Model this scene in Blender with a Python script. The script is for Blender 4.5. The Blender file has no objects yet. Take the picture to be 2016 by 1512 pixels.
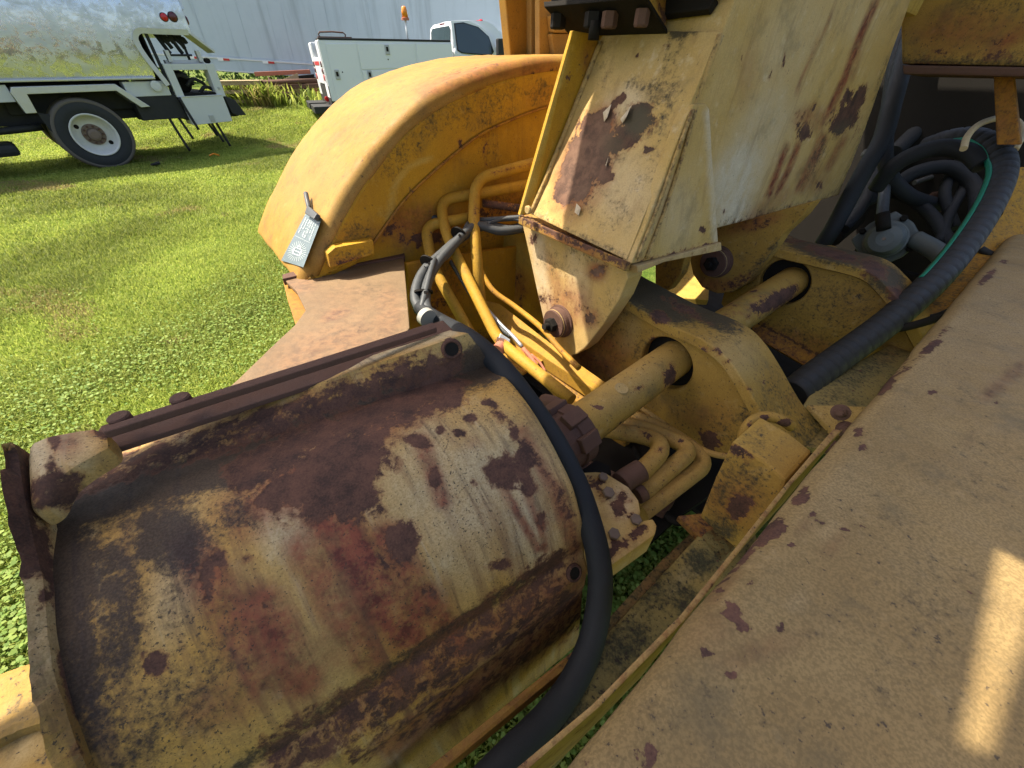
import bpy, bmesh, math, random
import numpy as np
from mathutils import Vector, Matrix, noise as mnoise
random.seed(7); rng = np.random.default_rng(7)
scn = bpy.context.scene

# ------------------------------------------------------------------ camera, sky, sun, exposure
PITCH = math.radians(40.0); FPX = 757.0; EYE = 1.45
cd = bpy.data.cameras.new('camera'); cd.sensor_width = 36.0; cd.lens = 36.0*FPX/2016.0
cd.clip_start = 0.02; cd.clip_end = 2000
camo = bpy.data.objects.new('camera', cd); scn.collection.objects.link(camo)
camo.location = (0, 0, EYE); camo.rotation_euler = (math.pi/2-PITCH, 0, 0); scn.camera = camo

SUN_DIR = Vector((-0.50, 0.105, 0.86)).normalized()       # towards the sun
wd = bpy.data.worlds.new('World'); scn.world = wd; wd.use_nodes = True
nt = wd.node_tree; bg = nt.nodes['Background']
sky = nt.nodes.new('ShaderNodeTexSky'); sky.sky_type = 'NISHITA'; sky.sun_disc = False
sky.sun_elevation = math.asin(SUN_DIR.z); sky.sun_rotation = math.atan2(SUN_DIR.x, SUN_DIR.y)
sky.air_density = 1.0; sky.dust_density = 4.0; sky.ozone_density = 0.3
nt.links.new(sky.outputs[0], bg.inputs[0]); bg.inputs[1].default_value = 0.128
sl = bpy.data.lights.new('sun', 'SUN'); sl.energy = 5.0; sl.angle = math.radians(0.55); sl.color = (1.0, 0.92, 0.77)
so = bpy.data.objects.new('sun', sl); scn.collection.objects.link(so)
so.rotation_euler = SUN_DIR.to_track_quat('Z', 'Y').to_euler()
scn.view_settings.view_transform = 'Standard'; scn.view_settings.look = 'None'
scn.view_settings.gamma = 1.0; scn.view_settings.use_curve_mapping = False
scn.view_settings.exposure = 1.15

# ------------------------------------------------------------------ survey helpers
V = Vector
CAM = V((0, 0, EYE))
Fv = V((0, math.cos(PITCH), -math.sin(PITCH))); Rv = V((1, 0, 0)); Uv = V((0, math.sin(PITCH), math.cos(PITCH)))
def ray(u, v): return Fv + Rv*((u-1008)/FPX) - Uv*((v-756)/FPX)
# frame of the earthmover: L along the machine, A across it (towards the camera side), W up
L = ray(2200, 205).normalized(); A = L.cross(V((0, 0, 1))).normalized(); W = A.cross(L)
def MM(l, a, w): return CAM + L*l + A*a + W*w
def K(u, v, t): return CAM + ray(u, v)*t
def on(u, v, ax, val):                                    # sight line met with a machine plane
    d = ray(u, v); n = (L, A, W)['law'.index(ax)]
    return CAM + d*(val/d.dot(n))
def onp(u, v, p, n):
    d = ray(u, v); return CAM + d*((p-CAM).dot(n)/d.dot(n))
def mc(p): q = p-CAM; return (q.dot(L), q.dot(A), q.dot(W))
def pix(P):
    q = P - np.array(CAM); s = q@np.array(Fv)
    return 1008+FPX*(q@np.array(Rv))/s, 756-FPX*(q@np.array(Uv))/s

# ------------------------------------------------------------------ materials
class NB:
    def __init__(s, name):
        s.m = bpy.data.materials.new(name); s.m.use_nodes = True; s.t = s.m.node_tree
        s.b = s.t.nodes['Principled BSDF']
        s.obj = s.t.nodes.new('ShaderNodeTexCoord').outputs['Object']
    def n(s, typ, **k):
        x = s.t.nodes.new(typ)
        for a, b in k.items(): setattr(x, a, b)
        return x
    def put(s, sock, val):
        if hasattr(val, 'is_output'): s.t.links.new(val, sock)
        else:
            if isinstance(val, (tuple, list)) and len(val) == 3 and sock.type == 'RGBA': val = (*val, 1)
            sock.default_value = val
    def noise(s, scale, detail=4, rough=.6, vec=None, dist=0.0):
        x = s.n('ShaderNodeTexNoise'); s.put(x.inputs['Vector'], vec if vec is not None else s.obj)
        x.inputs['Scale'].default_value = scale; x.inputs['Detail'].default_value = detail
        x.inputs['Roughness'].default_value = rough; x.inputs['Distortion'].default_value = dist
        return x.outputs[0]
    def m_(s, op, a, b=0.0, c=0.0, clamp=False):
        x = s.n('ShaderNodeMath', operation=op, use_clamp=clamp)
        s.put(x.inputs[0], a); s.put(x.inputs[1], b); s.put(x.inputs[2], c); return x.outputs[0]
    def ss(s, v, lo, hi, a=0.0, b=1.0):
        x = s.n('ShaderNodeMapRange', interpolation_type='SMOOTHSTEP'); s.put(x.inputs[0], v)
        for i, q in ((1, lo), (2, hi), (3, a), (4, b)): s.put(x.inputs[i], q)
        return x.outputs[0]
    def mix(s, f, a, b, mode='MIX'):
        x = s.n('ShaderNodeMix', data_type='RGBA', blend_type=mode); s.put(x.inputs[0], f)
        s.put(x.inputs[6], a); s.put(x.inputs[7], b); return x.outputs[2]
    def map(s, scale): 
        x = s.n('ShaderNodeMapping'); s.put(x.inputs[0], s.obj); x.inputs[3].default_value = scale; return x.outputs[0]
    def bump(s, h, strength=.5, dist=.002):
        x = s.n('ShaderNodeBump'); x.inputs['Strength'].default_value = strength; x.inputs['Distance'].default_value = dist
        s.put(x.inputs['Height'], h); s.put(s.b.inputs['Normal'], x.outputs[0])

def plain(name, col, rough=.6, metal=0.0, var=.25, scale=20, bump=.15, spec=.4):
    b = NB(name); n1 = b.noise(scale, 6); n2 = b.noise(scale*12, 2)
    f = b.m_('ADD', b.m_('MULTIPLY', n1, var*2.4), b.m_('MULTIPLY', n2, var))
    c = b.mix(f, tuple(x*(1-var*.9) for x in col), tuple(min(1, x*(1+var*.7)) for x in col))
    b.put(b.b.inputs['Base Color'], c); b.put(b.b.inputs['Roughness'], b.ss(n1, .3, .7, rough-.08, min(1, rough+.1)))
    b.b.inputs['Metallic'].default_value = metal; b.b.inputs['Specular IOR Level'].default_value = spec
    if bump: b.bump(b.m_('ADD', n2, n1), bump, .002)
    return b.m

def paint(name, base, alt, bleach=(.50, .42, .27), chips=.62, speck=.60, rough=.62, grimec=(.054, .045, .030),
          streak=0.0, dirt=.35, stainc=(.27, .080, .036), rustA=(.050, .029, .023), rustB=(.150, .074, .050), fine=1.0, spec=.20, flow=0.0, sscale=120, soft=.05, pink=False, relief=.55):
    b = NB(name)
    at = b.n('ShaderNodeAttribute', attribute_name='wear'); sp = b.n('ShaderNodeSeparateColor'); b.t.links.new(at.outputs['Color'], sp.inputs[0])
    R_, G_, B_ = sp.outputs; Al = at.outputs['Alpha']
    big = b.noise(5.5, 7, .62); mid = b.noise(26, 8, .66); midb = b.noise(41, 7, .7, dist=.3); grain = b.noise(330, 3, .6); sg = b.noise(120, 4, .7); sf2 = b.noise(sscale, 4, .7)
    c = b.mix(b.ss(big, .36, .66), base, alt)
    c = b.mix(b.m_('MULTIPLY', Al, b.ss(mid, .25, .6, .6, 1.0)), c, bleach)
    # mottle and grain of weathered paint
    c = b.mix(b.ss(grain, .38, .62, .30*fine, 0.0), c, tuple(x*.48 for x in base))
    c = b.mix(b.ss(mid, .55, .75, 0, .30), c, tuple(min(1, x*1.25+.03) for x in bleach))
    if dirt: c = b.mix(b.ss(b.noise(9, 9, .72), .50, .70, 0, dirt), c, (grimec[0]*1.8, grimec[1]*1.8, grimec[2]*1.6))
    if streak:
        st = b.noise(1.0, 5, .65, vec=b.map((34, 34, 2.2)))
        c = b.mix(b.ss(st, .52, .70, 0, streak), c, (.17, .085, .035))
    if flow:                                    # run-off streaks down the curve of the sheet
        def dt(vec):
            x = b.n('ShaderNodeVectorMath', operation='DOT_PRODUCT'); b.put(x.inputs[0], b.obj); x.inputs[1].default_value = vec; return x.outputs['Value']
        cx = b.n('ShaderNodeCombineXYZ'); b.put(cx.inputs[0], b.m_('MULTIPLY', dt(L), 26.0)); b.put(cx.inputs[1], b.m_('MULTIPLY', dt(A), 2.2)); b.put(cx.inputs[2], b.m_('MULTIPLY', dt(W), 2.2))
        fl = b.noise(1.0, 6, .62, vec=cx.outputs[0]); fl2 = b.noise(2.3, 5, .6, vec=cx.outputs[0])
        c = b.mix(b.ss(fl, .50, .68, 0, flow), c, (.20, .105, .052)); c = b.mix(b.ss(fl2, .54, .70, 0, flow*.8), c, (.085, .052, .038))
        c = b.mix(b.ss(fl, .44, .32, 0, .45), c, bleach)
    # orange-red run-off
    sf = b.m_('MULTIPLY', G_, b.ss(b.m_('ADD', mid, b.m_('MULTIPLY', sg, .5)), .45, .95, .55, 1.25), clamp=True)
    c = b.mix(sf, c, b.mix(b.ss(midb, .4, .62), stainc, (stainc[0]*.45, stainc[1]*.45, stainc[2]*.6)))
    # grime / mould film, with the painted cavity dark
    gf = b.m_('ADD', B_, b.m_('MULTIPLY', b.m_('SUBTRACT', midb, .5), 1.7)); gf = b.m_('ADD', gf, b.m_('MULTIPLY', b.m_('SUBTRACT', sg, .5), 1.7))
    gf = b.m_('MULTIPLY', b.ss(gf, .18, 1.0, 0, .92), b.ss(B_, .02, .2))
    c = b.mix(gf, c, b.mix(b.ss(grain, .4, .6), tuple(x*.75 for x in grimec), tuple(x*1.25 for x in grimec)))
    # pits
    pf = b.ss(b.m_('ADD', sf2, b.m_('MULTIPLY', b.m_('SUBTRACT', big, .5), .22)), speck, speck+.06, 0, .85)
    c = b.mix(pf, c, (.05, .038, .03))
    # bare rusty steel where the paint has flaked
    rr = b.m_('ADD', R_, b.m_('MULTIPLY', b.m_('SUBTRACT', midb, .5), 1.7)); rr = b.m_('ADD', rr, b.m_('MULTIPLY', b.m_('SUBTRACT', sg, .5), .7))
    rr = b.m_('MULTIPLY', b.ss(rr, .5-soft, .5+soft), b.ss(R_, .03, .18))
    ch = b.ss(b.noise(13, 9, .68), chips, chips+.025)
    edge = b.m_('MULTIPLY', b.ss(b.m_('ADD', R_, b.m_('MULTIPLY', b.m_('SUBTRACT', midb, .5), 2.2)), .22, .5), b.ss(R_, .03, .18))
    c = b.mix(b.m_('MULTIPLY', edge, .45), c, (stainc[0]*.9, stainc[1]*1.1, stainc[2]))
    rf = b.m_('MAXIMUM', rr, ch)
    rc = b.mix(b.ss(b.m_('ADD', mid, b.m_('MULTIPLY', grain, .5)), .5, 1.0), rustA, rustB)
    if pink:
        rc = b.mix(b.m_('MULTIPLY', G_, b.ss(mid, .35, .65, .25, .75)), rc, (.24, .145, .095)); rc = b.mix(b.m_('MULTIPLY', B_, .9), rc, (.085, .080, .050))
    c = b.mix(rf, c, rc)
    b.put(b.b.inputs['Base Color'], c)
    b.put(b.b.inputs['Roughness'], b.m_('ADD', b.m_('MULTIPLY', rf, .22), b.ss(mid, .3, .7, rough-.06, rough+.12)))
    b.b.inputs['Specular IOR Level'].default_value = spec
    h = b.m_('ADD', b.m_('MULTIPLY', b.m_('SUBTRACT', 1.0, rf), .8), b.m_('MULTIPLY', grain, .35)); h = b.m_('ADD', h, b.m_('MULTIPLY', sg, .45)); h = b.m_('ADD', h, b.m_('MULTIPLY', mid, .5))
    b.bump(h, relief, .0022)
    return b.m

YEL = (.50, .275, .022); YELD = (.42, .22, .020)
P_FEND = paint('fender_paint', (.355, .195, .034), (.30, .160, .030), bleach=(.38, .24, .085), chips=.70, speck=.625, streak=.42, dirt=.35, rough=.6)
P_YEL = paint('yellow_paint', YEL, YELD, bleach=(.52, .36, .09), chips=.655, speck=.64, dirt=.35, streak=.25)
P_OLD = paint('dull_yellow_paint', (.42, .252, .054), (.34, .196, .042), bleach=(.48, .35, .16), chips=.655, speck=.60, dirt=.55)
P_COVER = paint('cover_paint', (.50, .325, .118), (.52, .290, .065), bleach=(.54, .44, .27), chips=.72, speck=.59, dirt=.35, fine=1.3, grimec=(.040, .029, .026), flow=.7, sscale=230, soft=.13, stainc=(.25, .075, .042))
P_PANEL = paint('panel_paint', (.315, .214, .090), (.265, .174, .070), bleach=(.38, .27, .13), relief=.26, stainc=(.21, .115, .05), chips=.76, speck=.635, dirt=.5, fine=1.9)
P_BEAM = paint('beam_paint', (.56, .38, .15), (.52, .335, .105), bleach=(.62, .53, .40), chips=.72, speck=.66, dirt=.35, fine=.8, streak=.26, pink=True)
P_MOSS = paint('mossy_paint', (.36, .26, .085), (.28, .225, .085), bleach=(.4, .33, .18), chips=.62, speck=.58, dirt=.8, grimec=(.045, .047, .030))
P_DECK = paint('primer_plate', (.205, .140, .078), (.185, .127, .071), bleach=(.25, .178, .102), chips=.78, speck=.68, dirt=.30, rough=.65, stainc=(.26, .14, .075))
P_RUST = plain('rusty_steel', (.085, .047, .034), .85, 0, .6, 30, .7, spec=.2)
P_RED = plain('red_oxide', (.35, .12, .07), .7, 0, .45, 60, .4)
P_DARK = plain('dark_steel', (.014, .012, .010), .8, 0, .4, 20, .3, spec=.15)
P_BOLT = plain('weathered_bolt', (.16, .115, .085), .6, .2, .5, 80, .4)
P_RUB = plain('black_rubber', (.016, .0175, .0195), .68, 0, .5, 40, .2, spec=.28)
P_RUB2 = plain('ribbed_hose_rubber', (.030, .030, .031), .62, 0, .3, 40, .3)
P_GREY = plain('grey_conduit', (.060, .064, .066), .5, 0, .3, 60, .15)
P_CUT = plain('hose_cut_rubber', (.35, .34, .30), .6, 0, .2, 60, .1)
P_GRN = plain('green_hose_stripe', (.02, .27, .18), .5, 0, .2, 60, .1)
P_PUMP = plain('grey_pump_casting', (.11, .125, .12), .5, .1, .4, 14, .2)
P_IVORY = plain('ivory_pipe', (.50, .40, .23), .5, 0, .4, 90, .2)
P_GALV = plain('galvanised_fitting', (.42, .43, .44), .45, .5, .3, 60, .2)
P_DECAL = plain('decal_grey', (.125, .16, .175), .45, 0, .3, 30, .05)
P_DECALW = plain('decal_print', (.52, .56, .56), .5, 0, .15, 60, 0)
P_WHITE = plain('white_vehicle_paint', (.74, .76, .77), .35, 0, .06, 3, 0, spec=.5)
P_WHITE2 = plain('dirty_white_sheet', (.62, .63, .60), .5, 0, .16, 5, 0)
P_ALU = plain('dull_aluminium', (.60, .60, .58), .42, .75, .2, 12, .05)
P_BLACK = plain('black_chassis', (.018, .018, .018), .65, 0, .4, 12, .1)
P_TYRE = plain('tyre_rubber', (.030, .031, .031), .8, 0, .3, 25, .2)
P_TREAD = plain('dusty_tread', (.13, .11, .09), .9, 0, .3, 25, .3)
P_RIM = plain('white_rim', (.66, .64, .58), .5, 0, .25, 14, .05)
P_REDL = plain('red_lens', (.55, .012, .015), .2, 0, .1, 10, 0, spec=.6)
P_REDD = plain('dark_red_lens', (.10, .010, .012), .2, 0, .1, 10, 0, spec=.6)
P_REDT = plain('red_tape', (.5, .03, .03), .4, 0, .1, 10, 0)
P_AMB = plain('amber_lens', (.75, .24, .01), .25, 0, .1, 10, 0, spec=.6)
P_WOOD = plain('weathered_wood', (.33, .25, .14), .85, 0, .35, 12, .3)

def tank_mat():
    b = NB('polished_aluminium')
    n1 = b.noise(1.0, 6, .65, vec=b.map((2.2, 2.2, 5.0))); n2 = b.noise(7, 8, .72, dist=.8); n3 = b.noise(1.6, 4)
    c = b.mix(b.ss(n1, .35, .7), (.70, .71, .70), (.56, .57, .57))
    b.put(b.b.inputs['Base Color'], c); b.b.inputs['Metallic'].default_value = .82
    b.put(b.b.inputs['Roughness'], b.m_('ADD', b.ss(n2, .42, .60, .14, .42), b.ss(n1, .4, .7, 0, .14)))
    b.bump(b.m_('ADD', n3, b.m_('MULTIPLY', n2, .06)), .35, .03)
    return b.m
P_TANK = tank_mat()
def trailer_mat():
    b = NB('trailer_sheet'); n1 = b.noise(1.0, 6, .65, vec=b.map((2.6, 2.6, .16))); n2 = b.noise(3, 5)
    c = b.mix(b.ss(n1, .50, .70, 0, .55), (.40, .47, .53), (.20, .24, .27))
    c = b.mix(b.ss(n2, .45, .7, 0, .25), c, (.33, .40, .46))
    b.put(b.b.inputs['Base Color'], c); b.b.inputs['Roughness'].default_value = .5
    return b.m
P_TRAIL = trailer_mat()
def glass_mat():
    m = NB('tinted_glass'); m.b.inputs['Base Color'].default_value = (.03, .045, .045, 1); m.b.inputs['Roughness'].default_value = .04
    m.b.inputs['Transmission Weight'].default_value = .55; m.b.inputs['IOR'].default_value = 1.45; return m.m
P_GLASS = glass_mat()
def screen_glass():
    m = NB('dark_glass'); m.b.inputs['Base Color'].default_value = (.02, .035, .038, 1); m.b.inputs['Roughness'].default_value = .06
    m.b.inputs['Specular IOR Level'].default_value = .8; return m.m
P_DGLASS = screen_glass()
def ground_mat():
    b = NB('lawn_soil')
    n1 = b.noise(.9, 7, .62); n2 = b.noise(9, 8, .7); n3 = b.noise(60, 4, .7); n4 = b.noise(1.0, 6, .6, vec=b.map((.35, 1.6, 1)))
    c = b.mix(b.ss(n2, .35, .65), (.075, .13, .016), (.15, .20, .032))
    c = b.mix(b.ss(n1, .50, .70, 0, .75), c, (.24, .20, .075))
    c = b.mix(b.ss(n4, .52, .68, 0, .8), c, (.27, .215, .085))
    c = b.mix(b.ss(n3, .40, .60, .55, 0), c, (.03, .05, .010))
    b.put(b.b.inputs['Base Color'], c); b.b.inputs['Roughness'].default_value = 1.0; b.b.inputs['Specular IOR Level'].default_value = .1
    b.bump(b.m_('ADD', n3, n2), .8, .03)
    return b.m
P_GROUND = ground_mat()
def leaf_mat(name):
    b = NB(name); at = b.n('ShaderNodeAttribute', attribute_name='tint')
    b.put(b.b.inputs['Base Color'], at.outputs['Color']); b.b.inputs['Roughness'].default_value = .6
    b.b.inputs['Specular IOR Level'].default_value = .25
    tr = b.n('ShaderNodeBsdfTranslucent'); b.put(tr.inputs[0], at.outputs['Color'])
    mx = b.n('ShaderNodeMixShader'); mx.inputs[0].default_value = .48
    b.t.links.new(b.b.outputs[0], mx.inputs[1]); b.t.links.new(tr.outputs[0], mx.inputs[2])
    b.t.links.new(mx.outputs[0], b.t.nodes['Material Output'].inputs[0]); return b.m
P_LEAF = leaf_mat('grass_blade')

# ------------------------------------------------------------------ object helpers
def rootloc(o):
    if o is None: return V((0, 0, 0))
    while o.parent: o = o.parent
    return o.location.copy()
def tag(o, label=None, cat=None, group=None, kind=None):
    if label: o['label'] = label
    if cat: o['category'] = cat
    if group: o['group'] = group
    if kind: o['kind'] = kind
    return o
def thing(name, loc, label, cat, group=None):
    o = bpy.data.objects.new(name, None); scn.collection.objects.link(o); o.location = loc
    o.empty_display_size = .1
    return tag(o, label, cat, group)
def field(spec, u, v):
    f = np.zeros_like(u)
    for s in spec:
        if len(s) == 6:                       # ellipse u,v,ru,rv,angle,strength
            cu, cv, ru, rv, an, st = s; ca, sa = math.cos(math.radians(an)), math.sin(math.radians(an))
            x = (u-cu)*ca+(v-cv)*sa; y = -(u-cu)*sa+(v-cv)*ca
            d = np.sqrt((x/ru)**2+(y/rv)**2)
            g = st*np.clip((1.45-d)/.9, 0, 1)
        else:                                 # band: points, half width, strength
            pts, hw, st = s; d = np.full_like(u, 1e9)
            for (x0, y0), (x1, y1) in zip(pts, pts[1:]):
                dx, dy = x1-x0, y1-y0; k = np.clip(((u-x0)*dx+(v-y0)*dy)/(dx*dx+dy*dy), 0, 1)
                d = np.minimum(d, np.hypot(u-x0-k*dx, v-y0-k*dy))
            g = st*np.clip((1.45-d/hw)/.9, 0, 1)
        f = np.maximum(f, g)
    return f
def finish(me, name, mat, parent, wear=None, smooth=False, solid_t=0, base=None):
    off = rootloc(parent)
    n = len(me.vertices); co = np.empty(n*3, np.float32); me.vertices.foreach_get('co', co); co = co.reshape(-1, 3).astype(float)
    if wear is not None or base is not None:
        u, v = pix(co); w = np.zeros((n, 4))
        wear = wear or {}
        for i, k in enumerate(('rust', 'stain', 'grime_shade', 'bleach')):
            if k in wear: w[:, i] = field(wear[k], u, v)
            if base: w[:, i] = np.maximum(w[:, i], base[i])
        at = me.attributes.new('wear', 'FLOAT_COLOR', 'POINT'); at.data.foreach_set('color', w.astype(np.float32).ravel())
    co -= np.array(off); me.vertices.foreach_set('co', co.astype(np.float32).ravel()); me.update()
    if smooth:
        me.polygons.foreach_set('use_smooth', [True]*len(me.polygons)); me.set_sharp_from_angle(angle=math.radians(38))
    me.materials.append(mat)
    o = bpy.data.objects.new(name, me); scn.collection.objects.link(o)
    if parent: o.parent = parent
    if solid_t:
        m = o.modifiers.new('sheet', 'SOLIDIFY'); m.thickness = solid_t; m.offset = -1
    return o
def from_bm(bm, name, mat, parent, **k):
    me = bpy.data.meshes.new(name); bm.to_mesh(me); bm.free(); return finish(me, name, mat, parent, **k)
def cuts(bm, dirs, cell):
    for e in dirs:
        vs = [v.co.dot(e) for v in bm.verts]; a, b = min(vs), max(vs); n = int((b-a)/cell)
        for i in range(1, n+1):
            bmesh.ops.bisect_plane(bm, geom=bm.verts[:]+bm.edges[:]+bm.faces[:], plane_co=e*(a+i*(b-a)/(n+1)), plane_no=e, dist=1e-6)
def slab_bm(bm, pts, ext, bev=.003):
    """prism on a planar outline, edges bevelled, added to bm"""
    b2 = bmesh.new(); vs = [b2.verts.new(p) for p in pts]; f = b2.faces.new(vs)
    r = bmesh.ops.extrude_face_region(b2, geom=[f]); bmesh.ops.translate(b2, verts=[g for g in r['geom'] if isinstance(g, bmesh.types.BMVert)], vec=ext)
    bmesh.ops.recalc_face_normals(b2, faces=b2.faces[:])
    if bev: bmesh.ops.bevel(b2, geom=b2.edges[:], offset=bev, segments=2, affect='EDGES', clamp_overlap=True, profile=.6)
    me = bpy.data.meshes.new('t'); b2.to_mesh(me); b2.free(); bm.from_mesh(me); bpy.data.meshes.remove(me)
def slab(name, pts, ext, mat, parent, bev=.003, cell=0, dent=0.0, **k):
    bm = bmesh.new(); slab_bm(bm, pts, ext, bev)
    if cell:
        bmesh.ops.triangulate(bm, faces=bm.faces[:])
        e1 = (pts[1]-pts[0]).normalized(); nn = ext.normalized(); e2 = nn.cross(e1).normalized(); e1 = e2.cross(nn)
        cuts(bm, (e1, e2), cell)
        if dent:
            for v in bm.verts: v.co += nn*dent*mnoise.noise(v.co*9)+nn*dent*.4*mnoise.noise(v.co*31)
    return from_bm(bm, name, mat, parent, **k)
def box_bm(bm, o, ex, ey, ez, bev=.003):
    """box from corner o along the three edge vectors"""
    slab_bm(bm, [o, o+ex, o+ex+ey, o+ey], ez, bev)
def box(name, o, ex, ey, ez, mat, parent, bev=.003, **k):
    bm = bmesh.new(); box_bm(bm, o, ex, ey, ez, bev); return from_bm(bm, name, mat, parent, **k)
def spline(pts, sub=8):
    P = [pts[0]*2-pts[1]]+list(pts)+[pts[-1]*2-pts[-2]]; out = []
    for i in range(1, len(P)-2):
        a, b, c, d = P[i-1:i+3]
        for j in range(sub):
            t = j/sub; out.append(.5*((2*b)+(c-a)*t+(2*a-5*b+4*c-d)*t*t+(3*b-a-3*c+d)*t**3))
    out.append(pts[-1]); return out
def tube_bm(bm, pts, r, seg=14, sub=8, rib=0.0, ribn=0, cap=True):
    P = spline(pts, sub) if sub > 1 else list(pts)
    if rib:                                   # resample finely
        Ls = [0]
        for a, b in zip(P, P[1:]): Ls.append(Ls[-1]+(b-a).length)
        N = ribn*6; Q = []; j = 0
        for i in range(N+1):
            s = Ls[-1]*i/N
            while j < len(P)-2 and Ls[j+1] < s: j += 1
            k = (s-Ls[j])/max(1e-9, Ls[j+1]-Ls[j]); Q.append(P[j].lerp(P[j+1], k))
        P = Q
    T = [(P[min(i+1, len(P)-1)]-P[max(i-1, 0)]).normalized() for i in range(len(P))]
    n = T[0].orthogonal().normalized(); rings = []
    for i, p in enumerate(P):
        n = (n-T[i]*n.dot(T[i])).normalized(); b = T[i].cross(n)
        rr = r(i/(len(P)-1)) if callable(r) else r
        if rib: rr *= 1-rib*(1 if i % 6 == 0 else 0)
        rings.append([bm.verts.new(p+(n*math.cos(2*math.pi*k/seg)+b*math.sin(2*math.pi*k/seg))*rr) for k in range(seg)])
    for q, s in zip(rings, rings[1:]):
        for k in range(seg):
            f = bm.faces.new((q[k], q[(k+1) % seg], s[(k+1) % seg], s[k])); f.smooth = True
    if cap:
        bm.faces.new(rings[0][::-1]); bm.faces.new(rings[-1])
    return rings
def fillet(pts, r, n=9):
    out = [pts[0]]
    for a, b, c in zip(pts, pts[1:], pts[2:]):
        u, w = (a-b), (c-b); d = min(r, .46*u.length, .46*w.length); p, q = b+u.normalized()*d, b+w.normalized()*d
        out += [p*(1-t)**2+b*2*t*(1-t)+q*t*t for t in (k/(n-1) for k in range(n))]
    return out+[pts[-1]]
def tube(name, pts, r, mat, parent, seg=14, sub=8, base=None, wear=None, **k):
    bm = bmesh.new(); tube_bm(bm, pts, r, seg, sub, **k); return from_bm(bm, name, mat, parent, base=base, wear=wear)
def lathe_bm(bm, c, axis, prof, seg=24, cap=True):
    """prof: (height along axis, radius) list"""
    ax = axis.normalized(); e1 = ax.orthogonal().normalized(); e2 = ax.cross(e1); rings = []
    for h, r in prof:
        rings.append([bm.verts.new(c+ax*h+(e1*math.cos(2*math.pi*k/seg)+e2*math.sin(2*math.pi*k/seg))*max(r, 1e-4)) for k in range(seg)])
    for q, s in zip(rings, rings[1:]):
        for k in range(seg): bm.faces.new((q[k], q[(k+1) % seg], s[(k+1) % seg], s[k]))
    if cap: bm.faces.new(rings[0][::-1]); bm.faces.new(rings[-1])
    bmesh.ops.recalc_face_normals(bm, faces=bm.faces[:])
def lathe(name, c, axis, prof, mat, parent, seg=24, smooth=False, cap=True, **k):
    bm = bmesh.new(); lathe_bm(bm, c, axis, prof, seg, cap)
    if smooth:
        for f in bm.faces: f.smooth = True
    return from_bm(bm, name, mat, parent, **k)
def bolt(c, axis, r, mat, parent, washer=True, h=None):
    bm = bmesh.new(); h = h or r*.8
    if washer: lathe_bm(bm, c, axis, [(0, r*1.55), (r*.25, r*1.55), (r*.3, r*1.4)], 18)
    lathe_bm(bm, c, axis, [(r*.2, r), (h*.9, r), (h, r*.86)], 6)
    return from_bm(bm, 'bolt', mat, parent)
def loft(name, rows, mat, parent, solid_t=0, smooth=True, dent=0.0, **k):
    bm = bmesh.new(); vr = [[bm.verts.new(p) for p in r] for r in rows]
    for a, b in zip(vr, vr[1:]):
        for i in range(len(a)-1): bm.faces.new((a[i], a[i+1], b[i+1], b[i]))
    if dent:
        bm.normal_update()
        ds = [(v, v.normal*dent*(mnoise.noise(v.co*7)+.5*mnoise.noise(v.co*23))) for v in bm.verts]
        for v, d in ds: v.co += d
    if solid_t:
        bm.normal_update()
        if sum(f.normal.dot(CAM-f.calc_center_median())*f.calc_area() for f in bm.faces) < 0: bmesh.ops.reverse_faces(bm, faces=bm.faces[:])
    return from_bm(bm, name, mat, parent, smooth=smooth, solid_t=solid_t, **k)
def resample(pts, n):
    Ls = [0]
    for a, b in zip(pts, pts[1:]): Ls.append(Ls[-1]+(b-a).length)
    out = []; j = 0
    for i in range(n+1):
        s = Ls[-1]*i/n
        while j < len(pts)-2 and Ls[j+1] < s: j += 1
        out.append(pts[j].lerp(pts[j+1], (s-Ls[j])/max(1e-9, Ls[j+1]-Ls[j])))
    return out
# ------------------------------------------------------------------ ground
def gz(x, y):
    def s(t): t = np.clip(t, 0, 1); return t*t*(3-2*t)
    x = np.asarray(x, float); y = np.asarray(y, float)
    return .50*s((y-9.6)/4.0)+.012*np.sin(x*2.1+y*1.3)+.010*np.sin(x*.9-y*2.7)
gx = np.concatenate([[-400, -150, -60, -35], np.arange(-22, 12.01, .25), [25, 60, 150, 400]])
gy = np.concatenate([[-400, -150, -60, -25, -10], np.arange(-4, 24.01, .25), [35, 60, 150, 400]])
XX, YY = np.meshgrid(gx, gy); ZZ = gz(XX, YY); ny_, nx_ = XX.shape
idx = np.arange(nx_*ny_).reshape(ny_, nx_)
fc = np.stack([idx[:-1, :-1], idx[:-1, 1:], idx[1:, 1:], idx[1:, :-1]], -1).reshape(-1, 4)
me = bpy.data.meshes.new('ground'); me.from_pydata(np.stack([XX, YY, ZZ], -1).reshape(-1, 3).tolist(), [], fc.tolist())
gr_ = finish(me, 'ground', P_GROUND, None, smooth=True); tag(gr_, kind='structure')
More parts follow.
